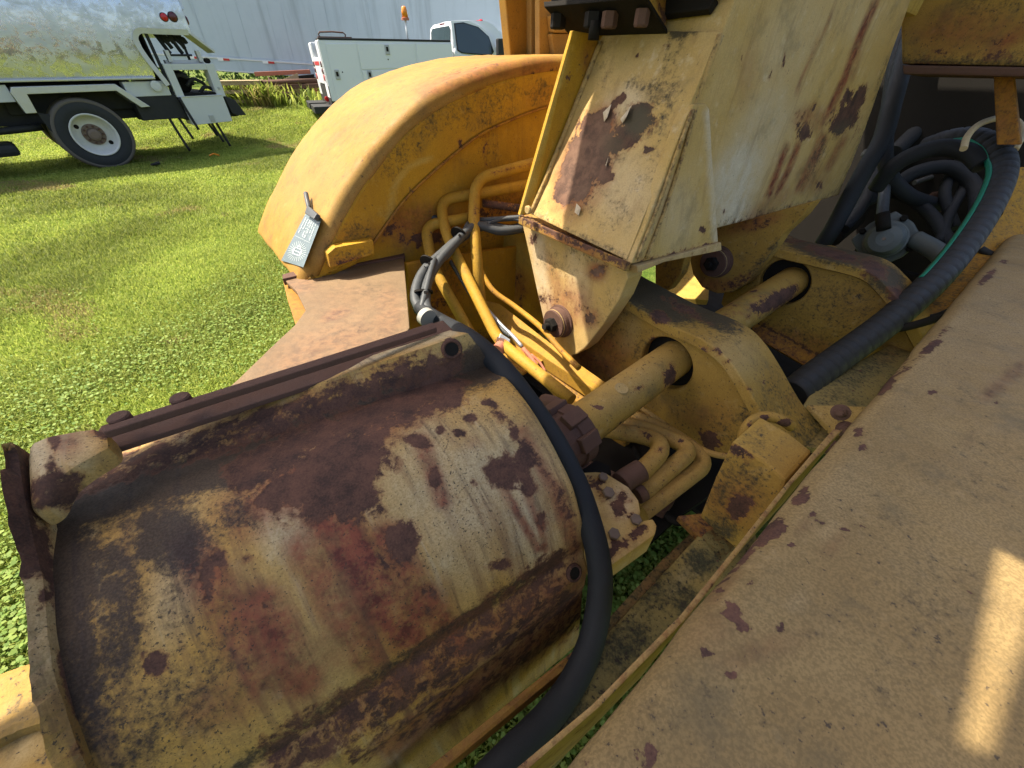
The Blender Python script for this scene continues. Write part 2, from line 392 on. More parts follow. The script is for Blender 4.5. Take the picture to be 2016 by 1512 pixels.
# ------------------------------------------------------------------ vehicle frames
class Frame:
    def __init__(s, o, psi):
        s.o = V(o); s.D = V((math.cos(psi), math.sin(psi), 0)); s.N = V((math.sin(psi), -math.cos(psi), 0)); s.Z = V((0, 0, 1))
    def p(s, d, n, z): return s.o+s.D*d+s.N*n+s.Z*z
    def px(s, u, v, n=0.0): return onp(u, v, s.o+s.N*n, s.N)
    def dz(s, q): q = q-s.o; return q.dot(s.D), q.dot(s.Z)
    def box(s, name, d0, d1, n0, n1, z0, z1, mat, parent, bev=.006, **k):
        return box(name, s.p(d0, n0, z0), s.D*(d1-d0), s.N*(n1-n0), s.Z*(z1-z0), mat, parent, bev, **k)
    def plate(s, name, pts, n, depth, mat, parent, bev=.004, **k):      # outline in (d, z), pushed inwards by depth
        return slab(name, [s.p(d, n, z) for d, z in pts], s.N*-depth, mat, parent, bev, **k)
    def lathe(s, name, d, n, z, prof, mat, parent, seg=28, axis=None, smooth=False, cap=True):
        return lathe(name, s.p(d, n, z), axis or s.N, prof, mat, parent, seg, smooth, cap)

# ------------------------------------------------------------------ tank truck, polished
TF = Frame((-7.0, 7.64, 0), math.radians(48.3))
TT = thing('tank_truck', TF.p(0, -1.2, 0), 'polished aluminium tank truck with white wheel and open rear hose cabinet', 'tank truck')
ZB, ZT, HW, NC = .62, 2.98, 1.22, -1.22
def tsec(g):                                  # rounded oval section, g from 0 (bottom outer) round
    c, s = math.cos(g), math.sin(g); e = .66
    return (NC+HW*math.copysign(abs(c)**e, c), max(1.24, (ZB+ZT)/2+(ZT-ZB)/2*math.copysign(abs(s)**e, s)))
rows = []
ds = [-7+.25*k for k in range(int((1.22+7)/.25)+1)]+[1.22]
for d in ds: rows.append([TF.p(d, *tsec(-math.pi/2+2*math.pi*k/96)) for k in range(97)])
tk = loft('tank', rows, P_TANK, TT)
# rear section over the cabinet: only above the opening
rows = []
for d in (1.22, 1.4, 1.6, 1.8, 1.98, 2.04, 2.06):
    row = []
    for k in range(81):
        g = -math.pi/2+2*math.pi*k/80; n, z = tsec(g); z = max(z, 1.84-.02*(d-1.2)); 
        f = 1 if d < 2.03 else (.985 if d < 2.05 else .95)
        row.append(TF.p(d, NC+(n-NC)*f, 1.84+(z-1.84)*f))
    rows.append(row)
loft('tank_rear', rows, P_TANK, TT)
slab('tank_head', [TF.p(2.05, NC+(tsec(-math.pi/2+2*math.pi*k/40)[0]-NC)*.96, max(1.84, 1.84+(tsec(-math.pi/2+2*math.pi*k/40)[1]-1.84)*.96)) for k in range(11, 31)], TF.D*.03, P_ALU, TT, 0)
slab('rear_bulkhead', [TF.p(1.20, tsec(-math.pi/2+2*math.pi*k/40)[0], tsec(-math.pi/2+2*math.pi*k/40)[1]) for k in range(40)], TF.D*-.02, P_ALU, TT, 0)
# lower sill and frame
TF.box('tank_sill', -7, 1.2, -.10, .012, 1.212, 1.245, P_ALU, TT, .01)
TF.box('skirt', .72, 1.34, -.30, -.05, .98, 1.185, P_WHITE2, TT, .01)
TF.box('skirt', -7, -.66, -.30, -.05, .98, 1.185, P_WHITE2, TT, .01)
TF.box('chassis_rail', -7, 2.30, -.62, -.50, .66, .98, P_BLACK, TT, .01)
TF.box('chassis_rail', -7, 2.30, -1.95, -1.80, .66, .98, P_BLACK, TT, .01)
TF.box('chassis_shroud', -.8, .9, -1.6, -.42, .80, 1.20, P_BLACK, TT, .01)
TF.box('side_frame', .75, 1.42, -.5, -.06, .64, .99, P_BLACK, TT, .01)
TF.box('rear_crossmember', 1.40, 2.32, -2.2, -.10, .60, .90, P_BLACK, TT, .02)
TF.plate('bumper_end', [(2.16, .95), (2.34, .86), (2.44, .62), (2.28, .62), (2.20, .66)], .0, .5, P_BLACK, TT, .01)
# mudguard: angle strip over the wheel
mg = TF.plate('mudguard', [(-.62, 1.16), (.60, 1.165), (.60, 1.075), (-.50, 1.07), (-.52, .84), (-.645, .84), (-.66, 1.10)], .035, .40, P_ALU, TT, .006)
TF.plate('mudguard_tail', [(.602, 1.165), (.93, .84), (.80, .835), (.58, 1.07)], .035, .40, P_ALU, mg, .006)
TF.plate('mud_flap', [(-.52, .84), (-.50, .60), (-.40, .46), (-.34, .80)], -.02, .03, P_BLACK, TT, .003)
# wheels (dual)
def wheel(fr, d, n, zc, R, parent, rim=P_RIM):
    w = fr.lathe('wheel', d, n, zc, [(-.26, .30), (-.26, R-.06), (-.235, R-.012), (-.20, R), (-.06, R), (-.022, R-.012), (0, R-.055), (.006, R-.12), (-.002, R-.19), (-.02, R-.205), (-.05, R-.205)], P_TYRE, parent, 48, smooth=True, cap=False)
    fr.lathe('tread', d, n, zc, [(-.215, R+.0015), (-.195, R+.004), (-.062, R+.004), (-.020, R-.008), (.0015, R-.050), (-.02, R-.055)], P_TREAD, w, 48, smooth=True, cap=False)
    fr.lathe('rim', d, n, zc, [(-.03, R-.212), (.004, R-.198), (.010, R-.205), (.004, R-.222), (-.05, R-.235), (-.12, R-.26), (-.125, .15), (-.12, .10)], rim, w, 44, smooth=True, cap=False)
    h = fr.lathe('hub', d, n-.125, zc, [(0, .15), (.025, .145), (.03, .095), (.075, .080), (.085, .05)], P_BOLT, w, 26)
    for k in range(10):
        g = 2*math.pi*k/10; c = fr.p(d+.118*math.cos(g), n-.10, zc+.118*math.sin(g)); lathe('wheel_nut', c, fr.N, [(0, .017), (.035, .015)], P_RUST, h, 6)
    for g in (2.5, 5.6):
        c = fr.p(d+.205*math.cos(g), n-.1215, zc+.205*math.sin(g)); lathe('hand_hole', c, fr.N, [(0, .032), (.006, .030)], P_DARK, w, 14)
    return w
wheel(TF, 0, 0, .50, .50, TT); wheel(TF, .0, -.34, .50, .50, TT)
wheel(TF, 0, -2.1, .50, .50, TT)
TF.lathe('axle', 0, -.2, .5, [(-2.2, .09), (0, .09)], P_BLACK, TT, 16)
TF.box('drive_tank', -2.2, -.98, -.75, -.15, .30, .46, P_BLACK, TT, .06)
tube('exhaust_pipe', [TF.p(-2.6, -.3, .62), TF.p(-1.2, -.3, .62), TF.p(-.55, -.3, .64)], .05, P_BLACK, TT, 14, 3)
# rear cabinet: curved trim, frame with opening, hoses, door box
TR = [TF.p(1.99, .004, 1.845), TF.p(1.5, .004, 1.845), TF.p(1.27, .004, 1.84), TF.p(1.17, .004, 1.72), TF.p(1.20, .004, 1.5), TF.p(1.30, .004, 1.22), TF.p(1.33, .004, 1.12)]
sp_ = spline(TR, 6); rows = []
for i, q in enumerate(sp_):
    t_ = (sp_[min(i+1, len(sp_)-1)]-sp_[max(i-1, 0)]).normalized(); s_ = t_.cross(TF.N)
    rows.append([q-s_*.045+TF.N*-.06, q-s_*.045+TF.N*.006, q+s_*.03+TF.N*.012, q+s_*.032-TF.N*.03])
loft('cabinet_trim', rows, P_ALU, TT, solid_t=.004, smooth=False)
for d0, d1, z0, z1 in ((1.40, 1.52, .95, 1.42), (2.06, 2.20, .93, 1.42), (1.52, 2.06, 1.33, 1.42)):
    TF.box('cabinet_frame', d0, d1, -.25, 0, z0, z1, P_WHITE2, TT, .008)
TF.box('cabinet_back', 1.30, 1.33, -2.3, -.1, 1.0, 1.85, P_DARK, TT, .004)
cb = TF.plate('cabinet_door', [(1.44, .955), (2.14, .965), (2.14, .54), (1.46, .525)], .025, .42, P_WHITE2, TT, .008)
TF.box('door_hinge', 1.46, 2.12, .024, .034, .945, .962, P_ALU, cb, .003)
TF.box('door_latch', 1.76, 1.84, .02, .04, .56, .66, P_GALV, cb, .004)
TF.lathe('marker_light', 2.13, .002, 1.06, [(0, .022), (.012, .018)], P_GALV, TT, 14)
TF.box('cabinet_floor', 1.42, 2.15, -1.8, -.05, .97, 1.0, P_DARK, TT, .004)
TF.box('upright', 1.36, 1.40, -.12, -.06, 1.0, 1.84, P_BLACK, TT, .004)
TF.box('upright', 1.90, 1.93, -.30, -.24, 1.42, 1.84, P_BLACK, TT, .004)
TF.box('shelf_rail', 1.50, 2.10, -.28, -.18, 1.42, 1.47, P_ALU, TT, .006)
TF.box('shelf_rail', 1.55, 1.95, -.20, -.14, 1.52, 1.55, P_BLACK, TT, .004)
for d in (1.54, 2.02): TF.box('roller_bracket', d, d+.06, -.2, -.1, 1.44, 1.60, P_ALU, TT, .006)
TF.lathe('roller', 2.16, -.2, 1.46, [(-.02, .04), (.10, .04)], P_DARK, TT, 14)
for k, d in enumerate((1.58, 1.64, 1.70, 1.77, 1.84, 1.90)):
    z0 = 1.56+.07*(k % 3); tube('delivery_hose', [TF.p(d-.03, -.30, 1.83), TF.p(d, -.26, 1.74), TF.p(d+.04, -.25, z0+.06), TF.p(d+.07, -.26, z0)], .032, P_RUB, TT, 12, 5)
TF.lathe('hose_reel', 1.66, -.35, 1.16, [(-.5, .12), (-.45, .17), (-.05, .17), (0, .13)], P_DARK, TT, 24)
for d, z in ((1.60, 1.26), (1.95, 1.08), (1.8, 1.2)): tube('valve_pipe', [TF.p(d-.12, -.2, z-.1), TF.p(d, -.16, z), TF.p(d+.15, -.2, z-.06), TF.p(d+.2, -.24, z-.14)], .028, P_BLACK, TT, 12, 5)
TF.plate('rear_fin', [(1.98, 1.84), (2.03, 1.86), (2.32, 1.60), (2.30, 1.57)], -.02, .4, P_ALU, TT, .004)
for d, z, m, r_ in ((1.72, 2.02, P_REDL, .052), (1.85, 2.03, P_REDD, .060)):
    lt = TF.lathe('tail_light', d, -.004, z, [(0, r_*1.15), (.012, r_*1.15), (.014, r_*1.02)], P_BLACK, TT, 24); TF.lathe('lens', d, .010, z, [(0, r_), (.010, r_*.9), (.014, r_*.6)], m, lt, 24, smooth=True)
lt = lathe('tail_light', TF.p(2.058, -.10, 2.0), TF.D, [(0, .066), (.02, .06), (.026, .04)], P_REDD, TT, 20)
TF.lathe('filler_cap', 1.16, -.02, 1.12, [(0, .075), (.03, .075), (.035, .045)], P_WHITE2, TT, 20)
for d, zt, zb, n in ((1.15, .66, .12, -.1), (1.30, .66, .30, -.12), (1.75, .55, .30, -.2), (1.80, .55, .20, -.15), (1.88, .56, .12, -.12), (1.42, .95, .45, .02)):
    tube('hanging_hose', [TF.p(d, n, zt), TF.p(d+.03, n, (zt+zb)/2+.05), TF.p(d+.08, n+.02, zb)], .022, P_BLACK, TT, 10, 4)
# ------------------------------------------------------------------ semi trailer, long blank side
SF = Frame((-6.2, 15.2, 0), math.radians(2.0))
ST = thing('semi_trailer', SF.p(0, -1.2, .1), 'long pale blue-grey box semi trailer behind the service truck', 'semi trailer')
ra, rb = SF.px(300, 102), SF.px(600, 122)
tdv = (rb-ra).normalized(); tup = SF.N.cross(tdv)*-1; tup = tup if tup.z > 0 else -tup
def sp(d, z, n=0): return ra+tdv*d+tup*z+SF.N*n
slab('trailer_wall', [sp(-6, 0), sp(11, 0), sp(11, 2.75), sp(-6, 2.75)], SF.N*-2.5, P_TRAIL, ST, .01)
slab('bottom_rail', [sp(-6, -.36, .03), sp(11, -.36, .03), sp(11, 0.0, .03), sp(-6, 0.0, .03)], SF.N*-.12, P_TRAIL, ST, .008)
for z in (-.04, -.33): slab('rail_lip', [sp(-6, z-.02, .045), sp(11, z-.02, .045), sp(11, z+.01, .045), sp(-6, z+.01, .045)], SF.N*-.05, P_WHITE2, ST, .004)
for k in range(-5, 10):
    d = k*1.22+.35; slab('panel_seam', [sp(d, 0, .006), sp(d+.055, 0, .006), sp(d+.055, 2.75, .006), sp(d, 2.75, .006)], SF.N*-.012, P_TRAIL, ST, .002)
bm = bmesh.new()
for k in range(-5, 10):
    for q in (.010, .045):
        d = k*1.22+.35+q
        for j in range(52):
            c = sp(d, .04+j*.052, .007); vs = [bm.verts.new(c+tdv*.007*math.cos(g)+tup*.007*math.sin(g)) for g in (.8, 2.4, 3.9, 5.5)]+[bm.verts.new(c+SF.N*.005)]
            for i in range(4): bm.faces.new((vs[i], vs[(i+1) % 4], vs[4]))
tag(from_bm(bm, 'rivet', P_TRAIL, ST), kind='stuff')
for k in range(-10, 20):
    if k % 2: continue
    d = k*.61; slab('wall_rib', [sp(d, 0, .003), sp(d+.018, 0, .003), sp(d+.018, 2.75, .003), sp(d, 2.75, .003)], SF.N*-.006, P_TRAIL, ST, .001)
for u in (428, 515, 372):
    q = SF.px(u, 110); d = (q-ra).dot(tdv)
    slab('reflective_tape', [sp(d, -.10, .046), sp(d+.16, -.10, .046), sp(d+.16, -.03, .046), sp(d, -.03, .046)], SF.N*-.003, P_WHITE, ST, 0)
    slab('reflective_tape', [sp(d+.162, -.09, .046), sp(d+.34, -.09, .046), sp(d+.34, -.04, .046), sp(d+.162, -.04, .046)], SF.N*-.003, P_REDT, ST, 0)
SF.box('chassis_rail', 1.0, 9, -1.6, -.8, .95, 1.15, P_RUST, ST, .01)
for d in (4.6,): SF.box('landing_leg', d, d+.14, -.6, -.46, .1, 1.2, P_RUST, ST, .01)
for d in (8.2, 9.4): wheel(SF, d, -.02, .55, .5, ST)
# ------------------------------------------------------------------ service truck
UF = Frame(K(640, 218, 8.8), math.radians(27)); UF.o.z = 0.25
UT = thing('service_truck', UF.p(1.5, -1, 0), 'white utility service truck with tool-box bed, black bumper and amber beacon', 'service truck')
def U(u, v): return UF.dz(UF.px(u, v))
c_tl, c_tr, c_bl = U(622, 81), U(889, 80), U(657, 200)
zt = (c_tl[1]+c_tr[1])/2; dE = c_tr[0]; d0_ = (c_tl[0]+c_bl[0])/2
print('service truck bed', c_tl, c_tr, c_bl)
zb_ = c_bl[1]
bed = UF.box('tool_body', d0_, dE, -.50, 0, zb_, zt, P_WHITE, UT, .02)
UF.box('tool_body', d0_, dE, -2.05, -1.55, zb_, zt, P_WHITE, UT, .02)
UF.box('bed_floor', d0_+.03, dE, -1.56, -.49, zb_+.1, zb_+.34, P_WHITE2, UT, .01)
UF.box('lid_rail', d0_+.02, dE-.02, -.46, .01, zt+.001, zt+.035, P_BLACK, bed, .01)
# door panels with gaps, from the picture
def dpx(*q): return [U(*p) for p in q]
def door(q, **k): return UF.plate('tool_door', dpx(*q), .016, .02, P_WHITE, bed, .006, **k)
door([(640, 86), (699, 86), (716, 168), (664, 200)]); d2 = door([(703, 86), (815, 86), (819, 133), (712, 137)]); door([(819, 86), (887, 86), (890, 132), (823, 133)]); door([(713, 140), (820, 136), (820, 175), (722, 168)])
for u, v in ((762, 98), (664, 147), (728, 148)):
    d, z = U(u, v); UF.box('paddle_latch', d-.05, d+.05, .012, .034, z-.085, z+.085, P_GALV, bed, .01)
    UF.box('latch_slot', d-.025, d+.025, .03, .037, z-.03, z+.05, P_DARK, bed, .004)
for u, v in ((764, 117), (674, 142)):
    d, z = U(u, v); UF.lathe('keyhole', d, .016, z, [(0, .014), (.004, .012)], P_DARK, bed, 10)
# rear face: tailgate, lamps, bumper
tg = UF.box('tailgate', d0_-.02, d0_+.03, -1.54, -.52, zb_+.30, zt-.28, P_WHITE, UT, .01)
UF.box('gate_opening', d0_+.1, d0_+.12, -1.54, -.52, zt-.28, zt-.05, P_DARK, UT, .004)
UF.box('gate_tape', d0_-.025, d0_-.018, -1.5, -.56, zt-.42, zt-.35, P_REDT, tg, 0)
for n0, n1 in ((-.48, -.04), (-2.02, -1.58)):
    UF.box('rear_panel', d0_-.015, d0_+.01, n0, n1, zb_+.06, zt-.02, P_WHITE, UT, .008)
    for zz in (zt-.40, zt-.52): lathe('tail_light', UF.p(d0_-.015, (n0+n1)/2+.08, zz), -UF.D, [(0, .055), (.02, .050), (.025, .03)], P_REDD, UT, 18)
    lathe('tail_light', UF.p(d0_-.015, (n0+n1)/2+.08, zb_+.42), -UF.D, [(0, .06), (.02, .055)], P_REDT, UT, 18)
UF.box('rear_apron', d0_-.01, d0_+.05, -2.05, -.01, zb_-.12, zb_+.28, P_BLACK, UT, .01)
UF.box('step_bumper', d0_-.42, d0_, -.80, .02, zb_-.22, zb_-.08, P_BLACK, UT, .02)
UF.box('step_bumper', d0_-.42, d0_, -2.05, -1.2, zb_-.22, zb_-.08, P_BLACK, UT, .02)
lathe('tow_hook', UF.p(d0_-.04, -.55, zb_+.02), UF.N, [(-.04, .05), (.04, .05)], P_REDL, UT, 12)
UF.box('vise_rack', d0_+.05, d0_+.75, -.35, -.20, zt+.036, zt+.06, P_RUST, UT, .004)
tube('rack_handle', [UF.p(d0_+.1, -.28, zt+.05), UF.p(d0_+.12, -.28, zt+.13), UF.p(d0_+.6, -.28, zt+.13), UF.p(d0_+.62, -.28, zt+.05)], .014, P_RUST, UT, 8, 2)
wheel(UF, d0_+1.15, -.04, .38, .40, UT); wheel(UF, d0_+1.15, -1.75, .38, .40, UT); wheel(UF, d0_+4.6, -.1, .38, .40, UT); wheel(UF, d0_+4.6, -1.75, .38, .40, UT)
UF.box('chassis_rail', d0_+.1, dE+2.4, -1.4, -.7, zb_-.1, zb_+.08, P_BLACK, UT, .01)
# beacon
bd, bz = U(808, 70); bpole = tube('beacon_pole', [UF.p(bd, -.25, zt), UF.p(bd, -.25, U(807, 36)[1]-.02)], .022, P_WHITE, UT, 12, 1)
zbcn = U(807, 36)[1]
bc = lathe('beacon', UF.p(bd, -.25, zbcn-.02), V((0, 0, 1)), [(0, .085), (.04, .085), (.045, .070)], P_RED, UT, 20)
lathe('lens', UF.p(bd, -.25, zbcn+.026), V((0, 0, 1)), [(0, .070), (.10, .064), (.17, .050), (.185, .03)], P_AMB, bc, 20, smooth=True)
# cab: side profile, glass set in
zr = U(905, 37)[1]; dc = U(893, 60)[0]; zs = U(920, 103)[1]
prof = [(dc, zb_+.05), (dc, zs+.02), (dc+.05, zr-.10), (dc+.14, zr-.02), (dc+.40, zr), (dc+.95, zr-.005), (dc+1.15, zr-.07), (dc+1.55, zs+.22), (dc+1.82, zs+.02), (dc+1.95, zs-.03), (dc+3.05, zs-.10), (dc+3.15, zs-.22), (dc+3.18, zb_-.02), (dc+.2, zb_-.05)]
bm = bmesh.new(); rows_ = []
for n, zf in ((-.10, 0), (-.16, 1), (-.5, 1.0), (-1.05, 1.05), (-1.6, 1.0), (-1.94, 1), (-2.0, 0)):
    rows_.append([bm.verts.new(UF.p(d+(0.0 if zf else .03), n if z < zs+.05 else (n-.10*(z-zs)/(zr-zs) if n > -1 else n+.10*(z-zs)/(zr-zs)), z-(0 if zf else .02)+(.015*(zf-1)*20 if z > zs+.3 else 0))) for d, z in prof])
for a, b in zip(rows_, rows_[1:]):
    for i in range(len(prof)): bm.faces.new((a[i], a[(i+1) % len(prof)], b[(i+1) % len(prof)], b[i]))
bm.faces.new(rows_[0][::-1]); bm.faces.new(rows_[-1]); bmesh.ops.recalc_face_normals(bm, faces=bm.faces[:])
cab = from_bm(bm, 'cab', P_WHITE, UT)
def tilt(pts, n_out):                       # panel lying on the inward leaning cab side
    return [UF.p(d, -.10-(.10*max(0, z-zs)/(zr-zs))+n_out, z) for d, z in pts]
win = dpx((901, 47), (919, 45), (947, 54), (966, 72), (974, 100), (969, 108), (913, 103), (905, 98))
w0 = slab('side_window', tilt(win, .012), UF.N*-.02, P_DGLASS, cab, .002)
slab('window_rubber', tilt([(d+(d-sum(q[0] for q in win)/8)*.05, z+(z-sum(q[1] for q in win)/8)*.07) for d, z in win], .006), UF.N*-.02, P_BLACK, cab, .004)
slab('cab_door', tilt(dpx((893, 40), (930, 39), (955, 52), (975, 74), (984, 112), (983, 140), (903, 140)), .001), UF.N*-.012, P_WHITE, cab, .006)
rw = [(-.30, zs+.05), (-.30, zr-.17), (-.42, zr-.10), (-1.68, zr-.10), (-1.80, zr-.17), (-1.80, zs+.05)]
def rback(n, z): return UF.p(dc-.010+.05*max(0, min(1, (z-zs-.02)/(zr-.12-zs))), n, z)
slab('rear_window', [rback(n, z) for n, z in rw], UF.D*.02, P_DGLASS, cab, .002)
slab('brake_light', [UF.p(dc+.075, n, z) for n, z in [(-.85, zr-.065), (-1.2, zr-.065), (-1.2, zr-.03), (-.85, zr-.03)]], UF.D*.03, P_REDD, cab, .004)
for d_ in (.95, 1.0): UF.lathe('roof_light', dc+d_, -.55-(d_-.95)*6, zr+.005, [(0, .05), (.03, .04), (.04, .02)], P_REDL, cab, 14, axis=V((0, 0, 1)))
md, mz = U(981, 93); UF.box('wing_mirror', md-.08, md+.10, .02, .17, mz-.16, mz+.16, P_BLACK, UT, .03)
UF.box('mirror_arm', md-.02, md+.03, -.08, .03, mz-.04, mz+.02, P_BLACK, UT, .008)
lathe('steering_wheel', UF.p(dc+1.35, -.45, zs+.02), (UF.D*-.8+V((0, 0, .6))), [(0, .17), (.02, .19), (.04, .17)], P_BLACK, cab, 22)
# ------------------------------------------------------------------ junk by the trailer
def gpt(u, v):
    d = ray(u, v); t = 5.0
    for _ in range(30):
        p = CAM+d*t; t += (p.z-float(gz(p.x, p.y)))/max(.02, -d.z)*.7; t = max(1, min(40, t))
    return CAM+d*t
CF = Frame(gpt(485, 212), math.radians(20)); CF.o.z = float(gz(CF.o.x, CF.o.y)); 
cr = thing('pallet', CF.o, 'small slatted wooden pallet crate standing in grass behind the tank truck', 'pallet')
for z in (.10, .30, .48):
    for n in (0, -.30, -.60): CF.box('slat', -.45, .55, n-.04, n, z, z+.07, P_WOOD, cr, .004)
for d in (-.45, .0, .48):
    for n in (-.02, -.62): CF.box('upright', d, d+.07, n-.06, n-.02, 0, .55, P_WOOD, cr, .004)
for k in range(6): CF.box('top_board', -.47, .57, -.66+k*.115, -.66+k*.115+.095, .552, .575, P_WOOD, cr, .003)
JF = Frame(gpt(570, 205), math.radians(15)); JF.o.z = float(gz(JF.o.x, JF.o.y))
hp = thing('scrap_hopper', JF.o, 'tilted rusty beige sheet metal hopper dumped beside the service truck', 'hopper')
slab('hopper_side', [JF.p(-.35, 0, .45), JF.p(.45, 0, .70), JF.p(.42, .05, .15), JF.p(.0, .05, .10)], JF.N*-.02, P_WOOD, hp, .003)
slab('hopper_end', [JF.p(-.35, 0, .45), JF.p(-.45, -.5, .62), JF.p(-.1, -.45, .12), JF.p(.0, .05, .10)], JF.D*.02, P_RUST, hp, .003)
slab('hopper_floor', [JF.p(0, .05, .10), JF.p(.42, .05, .15), JF.p(.35, -.45, .17), JF.p(-.1, -.45, .12)], V((0, 0, .02)), P_RUST, hp, .003)
tube('hopper_brace', [JF.p(-.1, .06, .6), JF.p(.3, .07, .2)], .02, P_DARK, hp, 8, 1)
r_ = random.Random(3)
for i, (d, z, lab, nm, m) in enumerate(((-.5, .16, 'rusty beam lying in the weeds left of the hopper', 'scrap_beam', P_RUST), (.1, .07, 'pale flat bar lying in front of the hopper', 'scrap_bar', P_WOOD), (.5, .34, 'brown channel iron stacked against the service truck bumper', 'scrap_channel', P_RUST), (.2, .50, 'dark rusty pipe lying high across the scrap under the trailer', 'scrap_pipe', P_RUST), (-.1, .62, 'reddish angle iron on top of the scrap under the trailer rail', 'scrap_angle', P_RED))):
    f2 = Frame(JF.p(d, -.7 if z > .5 else .25, z), math.radians(r_.uniform(-15, 35)))
    if nm == 'scrap_pipe': o = tube(nm, [f2.p(-.9, 0, 0), f2.p(.9, 0, .04)], .06, m, None, 12, 1)
    else: o = box(nm, f2.p(-.7, -.08, 0), f2.D*1.5+V((0, 0, .05)), f2.N*.14, V((0, 0, .10)), m, None, .01)
    tag(o, lab, 'scrap metal', 'scrap metal beside the service truck')
for i, (d, n, s_) in enumerate(((-.2, -.5, .20), (.25, -.9, .26), (.7, -.6, .18))):
    o = box('scrap_block', JF.p(d, n, .0), JF.D*s_*2+V((0, 0, .04)), JF.N*s_*1.4, V((0, 0, s_*2.4)), (P_RUST, P_DARK, P_RED)[i], None, .02)
    tag(o, ('rust brown metal block in the scrap heap', 'tall dark metal block at the back of the scrap heap', 'reddish metal block nearest the service truck')[i], 'scrap metal', 'scrap metal beside the service truck')
q = gpt(425, 312); o = tube('orange_ribbon', [q+V((-.09, -.02, .05)), q+V((-.03, .02, .075)), q+V((.03, .01, .07)), q+V((.10, -.02, .055))], .014, P_AMB, None, 8, 5); tag(o, 'scrap of orange ribbon lying on the lawn below the tank truck', 'litter')
q = gpt(308, 330); o = slab('black_litter', [q+V((-.09, 0, .03)), q+V((0, -.06, .04)), q+V((.10, .01, .05)), q+V((.02, .08, .06))], V((.01, 0, .03)), P_BLACK, None, .006); tag(o, 'black scrap of rubber lying at the edge of the tank truck shadow', 'litter')

# ------------------------------------------------------------------ dark hedge closing the view beyond the trailer
n_ = 60000; hx = rng.uniform(-40, 25, n_); hy = rng.uniform(24, 29, n_); hh = 3.6+1.2*np.sin(hx*.7)+.8*np.sin(hx*1.9+1); hz = .5+hh*rng.uniform(0, 1, n_)**.8; keep_ = rng.uniform(size=n_) < .95
bump_ = np.array([mnoise.noise(V((a*.5, b*.9, c*.7))) for a, b, c in zip(hx, hz, hy)]); keep_ &= bump_ > -.35; hx, hy, hz, bump_ = hx[keep_], hy[keep_], hz[keep_], bump_[keep_]; n_ = len(hx)
c_ = np.stack([hx, hy, hz], -1); e1_ = rng.normal(size=(n_, 3)); e1_ /= np.linalg.norm(e1_, axis=1)[:, None]; e2_ = np.cross(e1_, rng.normal(size=(n_, 3))); e2_ /= np.linalg.norm(e2_, axis=1)[:, None]
s_ = rng.uniform(.06, .14, n_)[:, None]; vv = np.stack([c_-e1_*s_, c_+e2_*s_*.6, c_+e1_*s_, c_-e2_*s_*.6], 1).reshape(-1, 3)
me = bpy.data.meshes.new('far_hedge'); me.vertices.add(n_*4); me.vertices.foreach_set('co', vv.astype(np.float32).ravel()); me.loops.add(n_*4); me.loops.foreach_set('vertex_index', np.arange(n_*4, dtype=np.int32))
me.polygons.add(n_); me.polygons.foreach_set('loop_start', np.arange(n_, dtype=np.int32)*4); me.polygons.foreach_set('loop_total', np.full(n_, 4, np.int32))
at = me.attributes.new('tint', 'FLOAT_COLOR', 'POINT'); cc = np.ones((n_*4, 4), np.float32); cc[:, :3] = np.repeat(np.array([.05, .095, .02])*(1+.5*bump_[:, None])*rng.uniform(.6, 1.3, (n_, 1)), 4, 0); at.data.foreach_set('color', cc.ravel())
me.update(calc_edges=True); me.materials.append(P_LEAF); o = bpy.data.objects.new('far_hedge', me); scn.collection.objects.link(o); tag(o, kind='stuff')
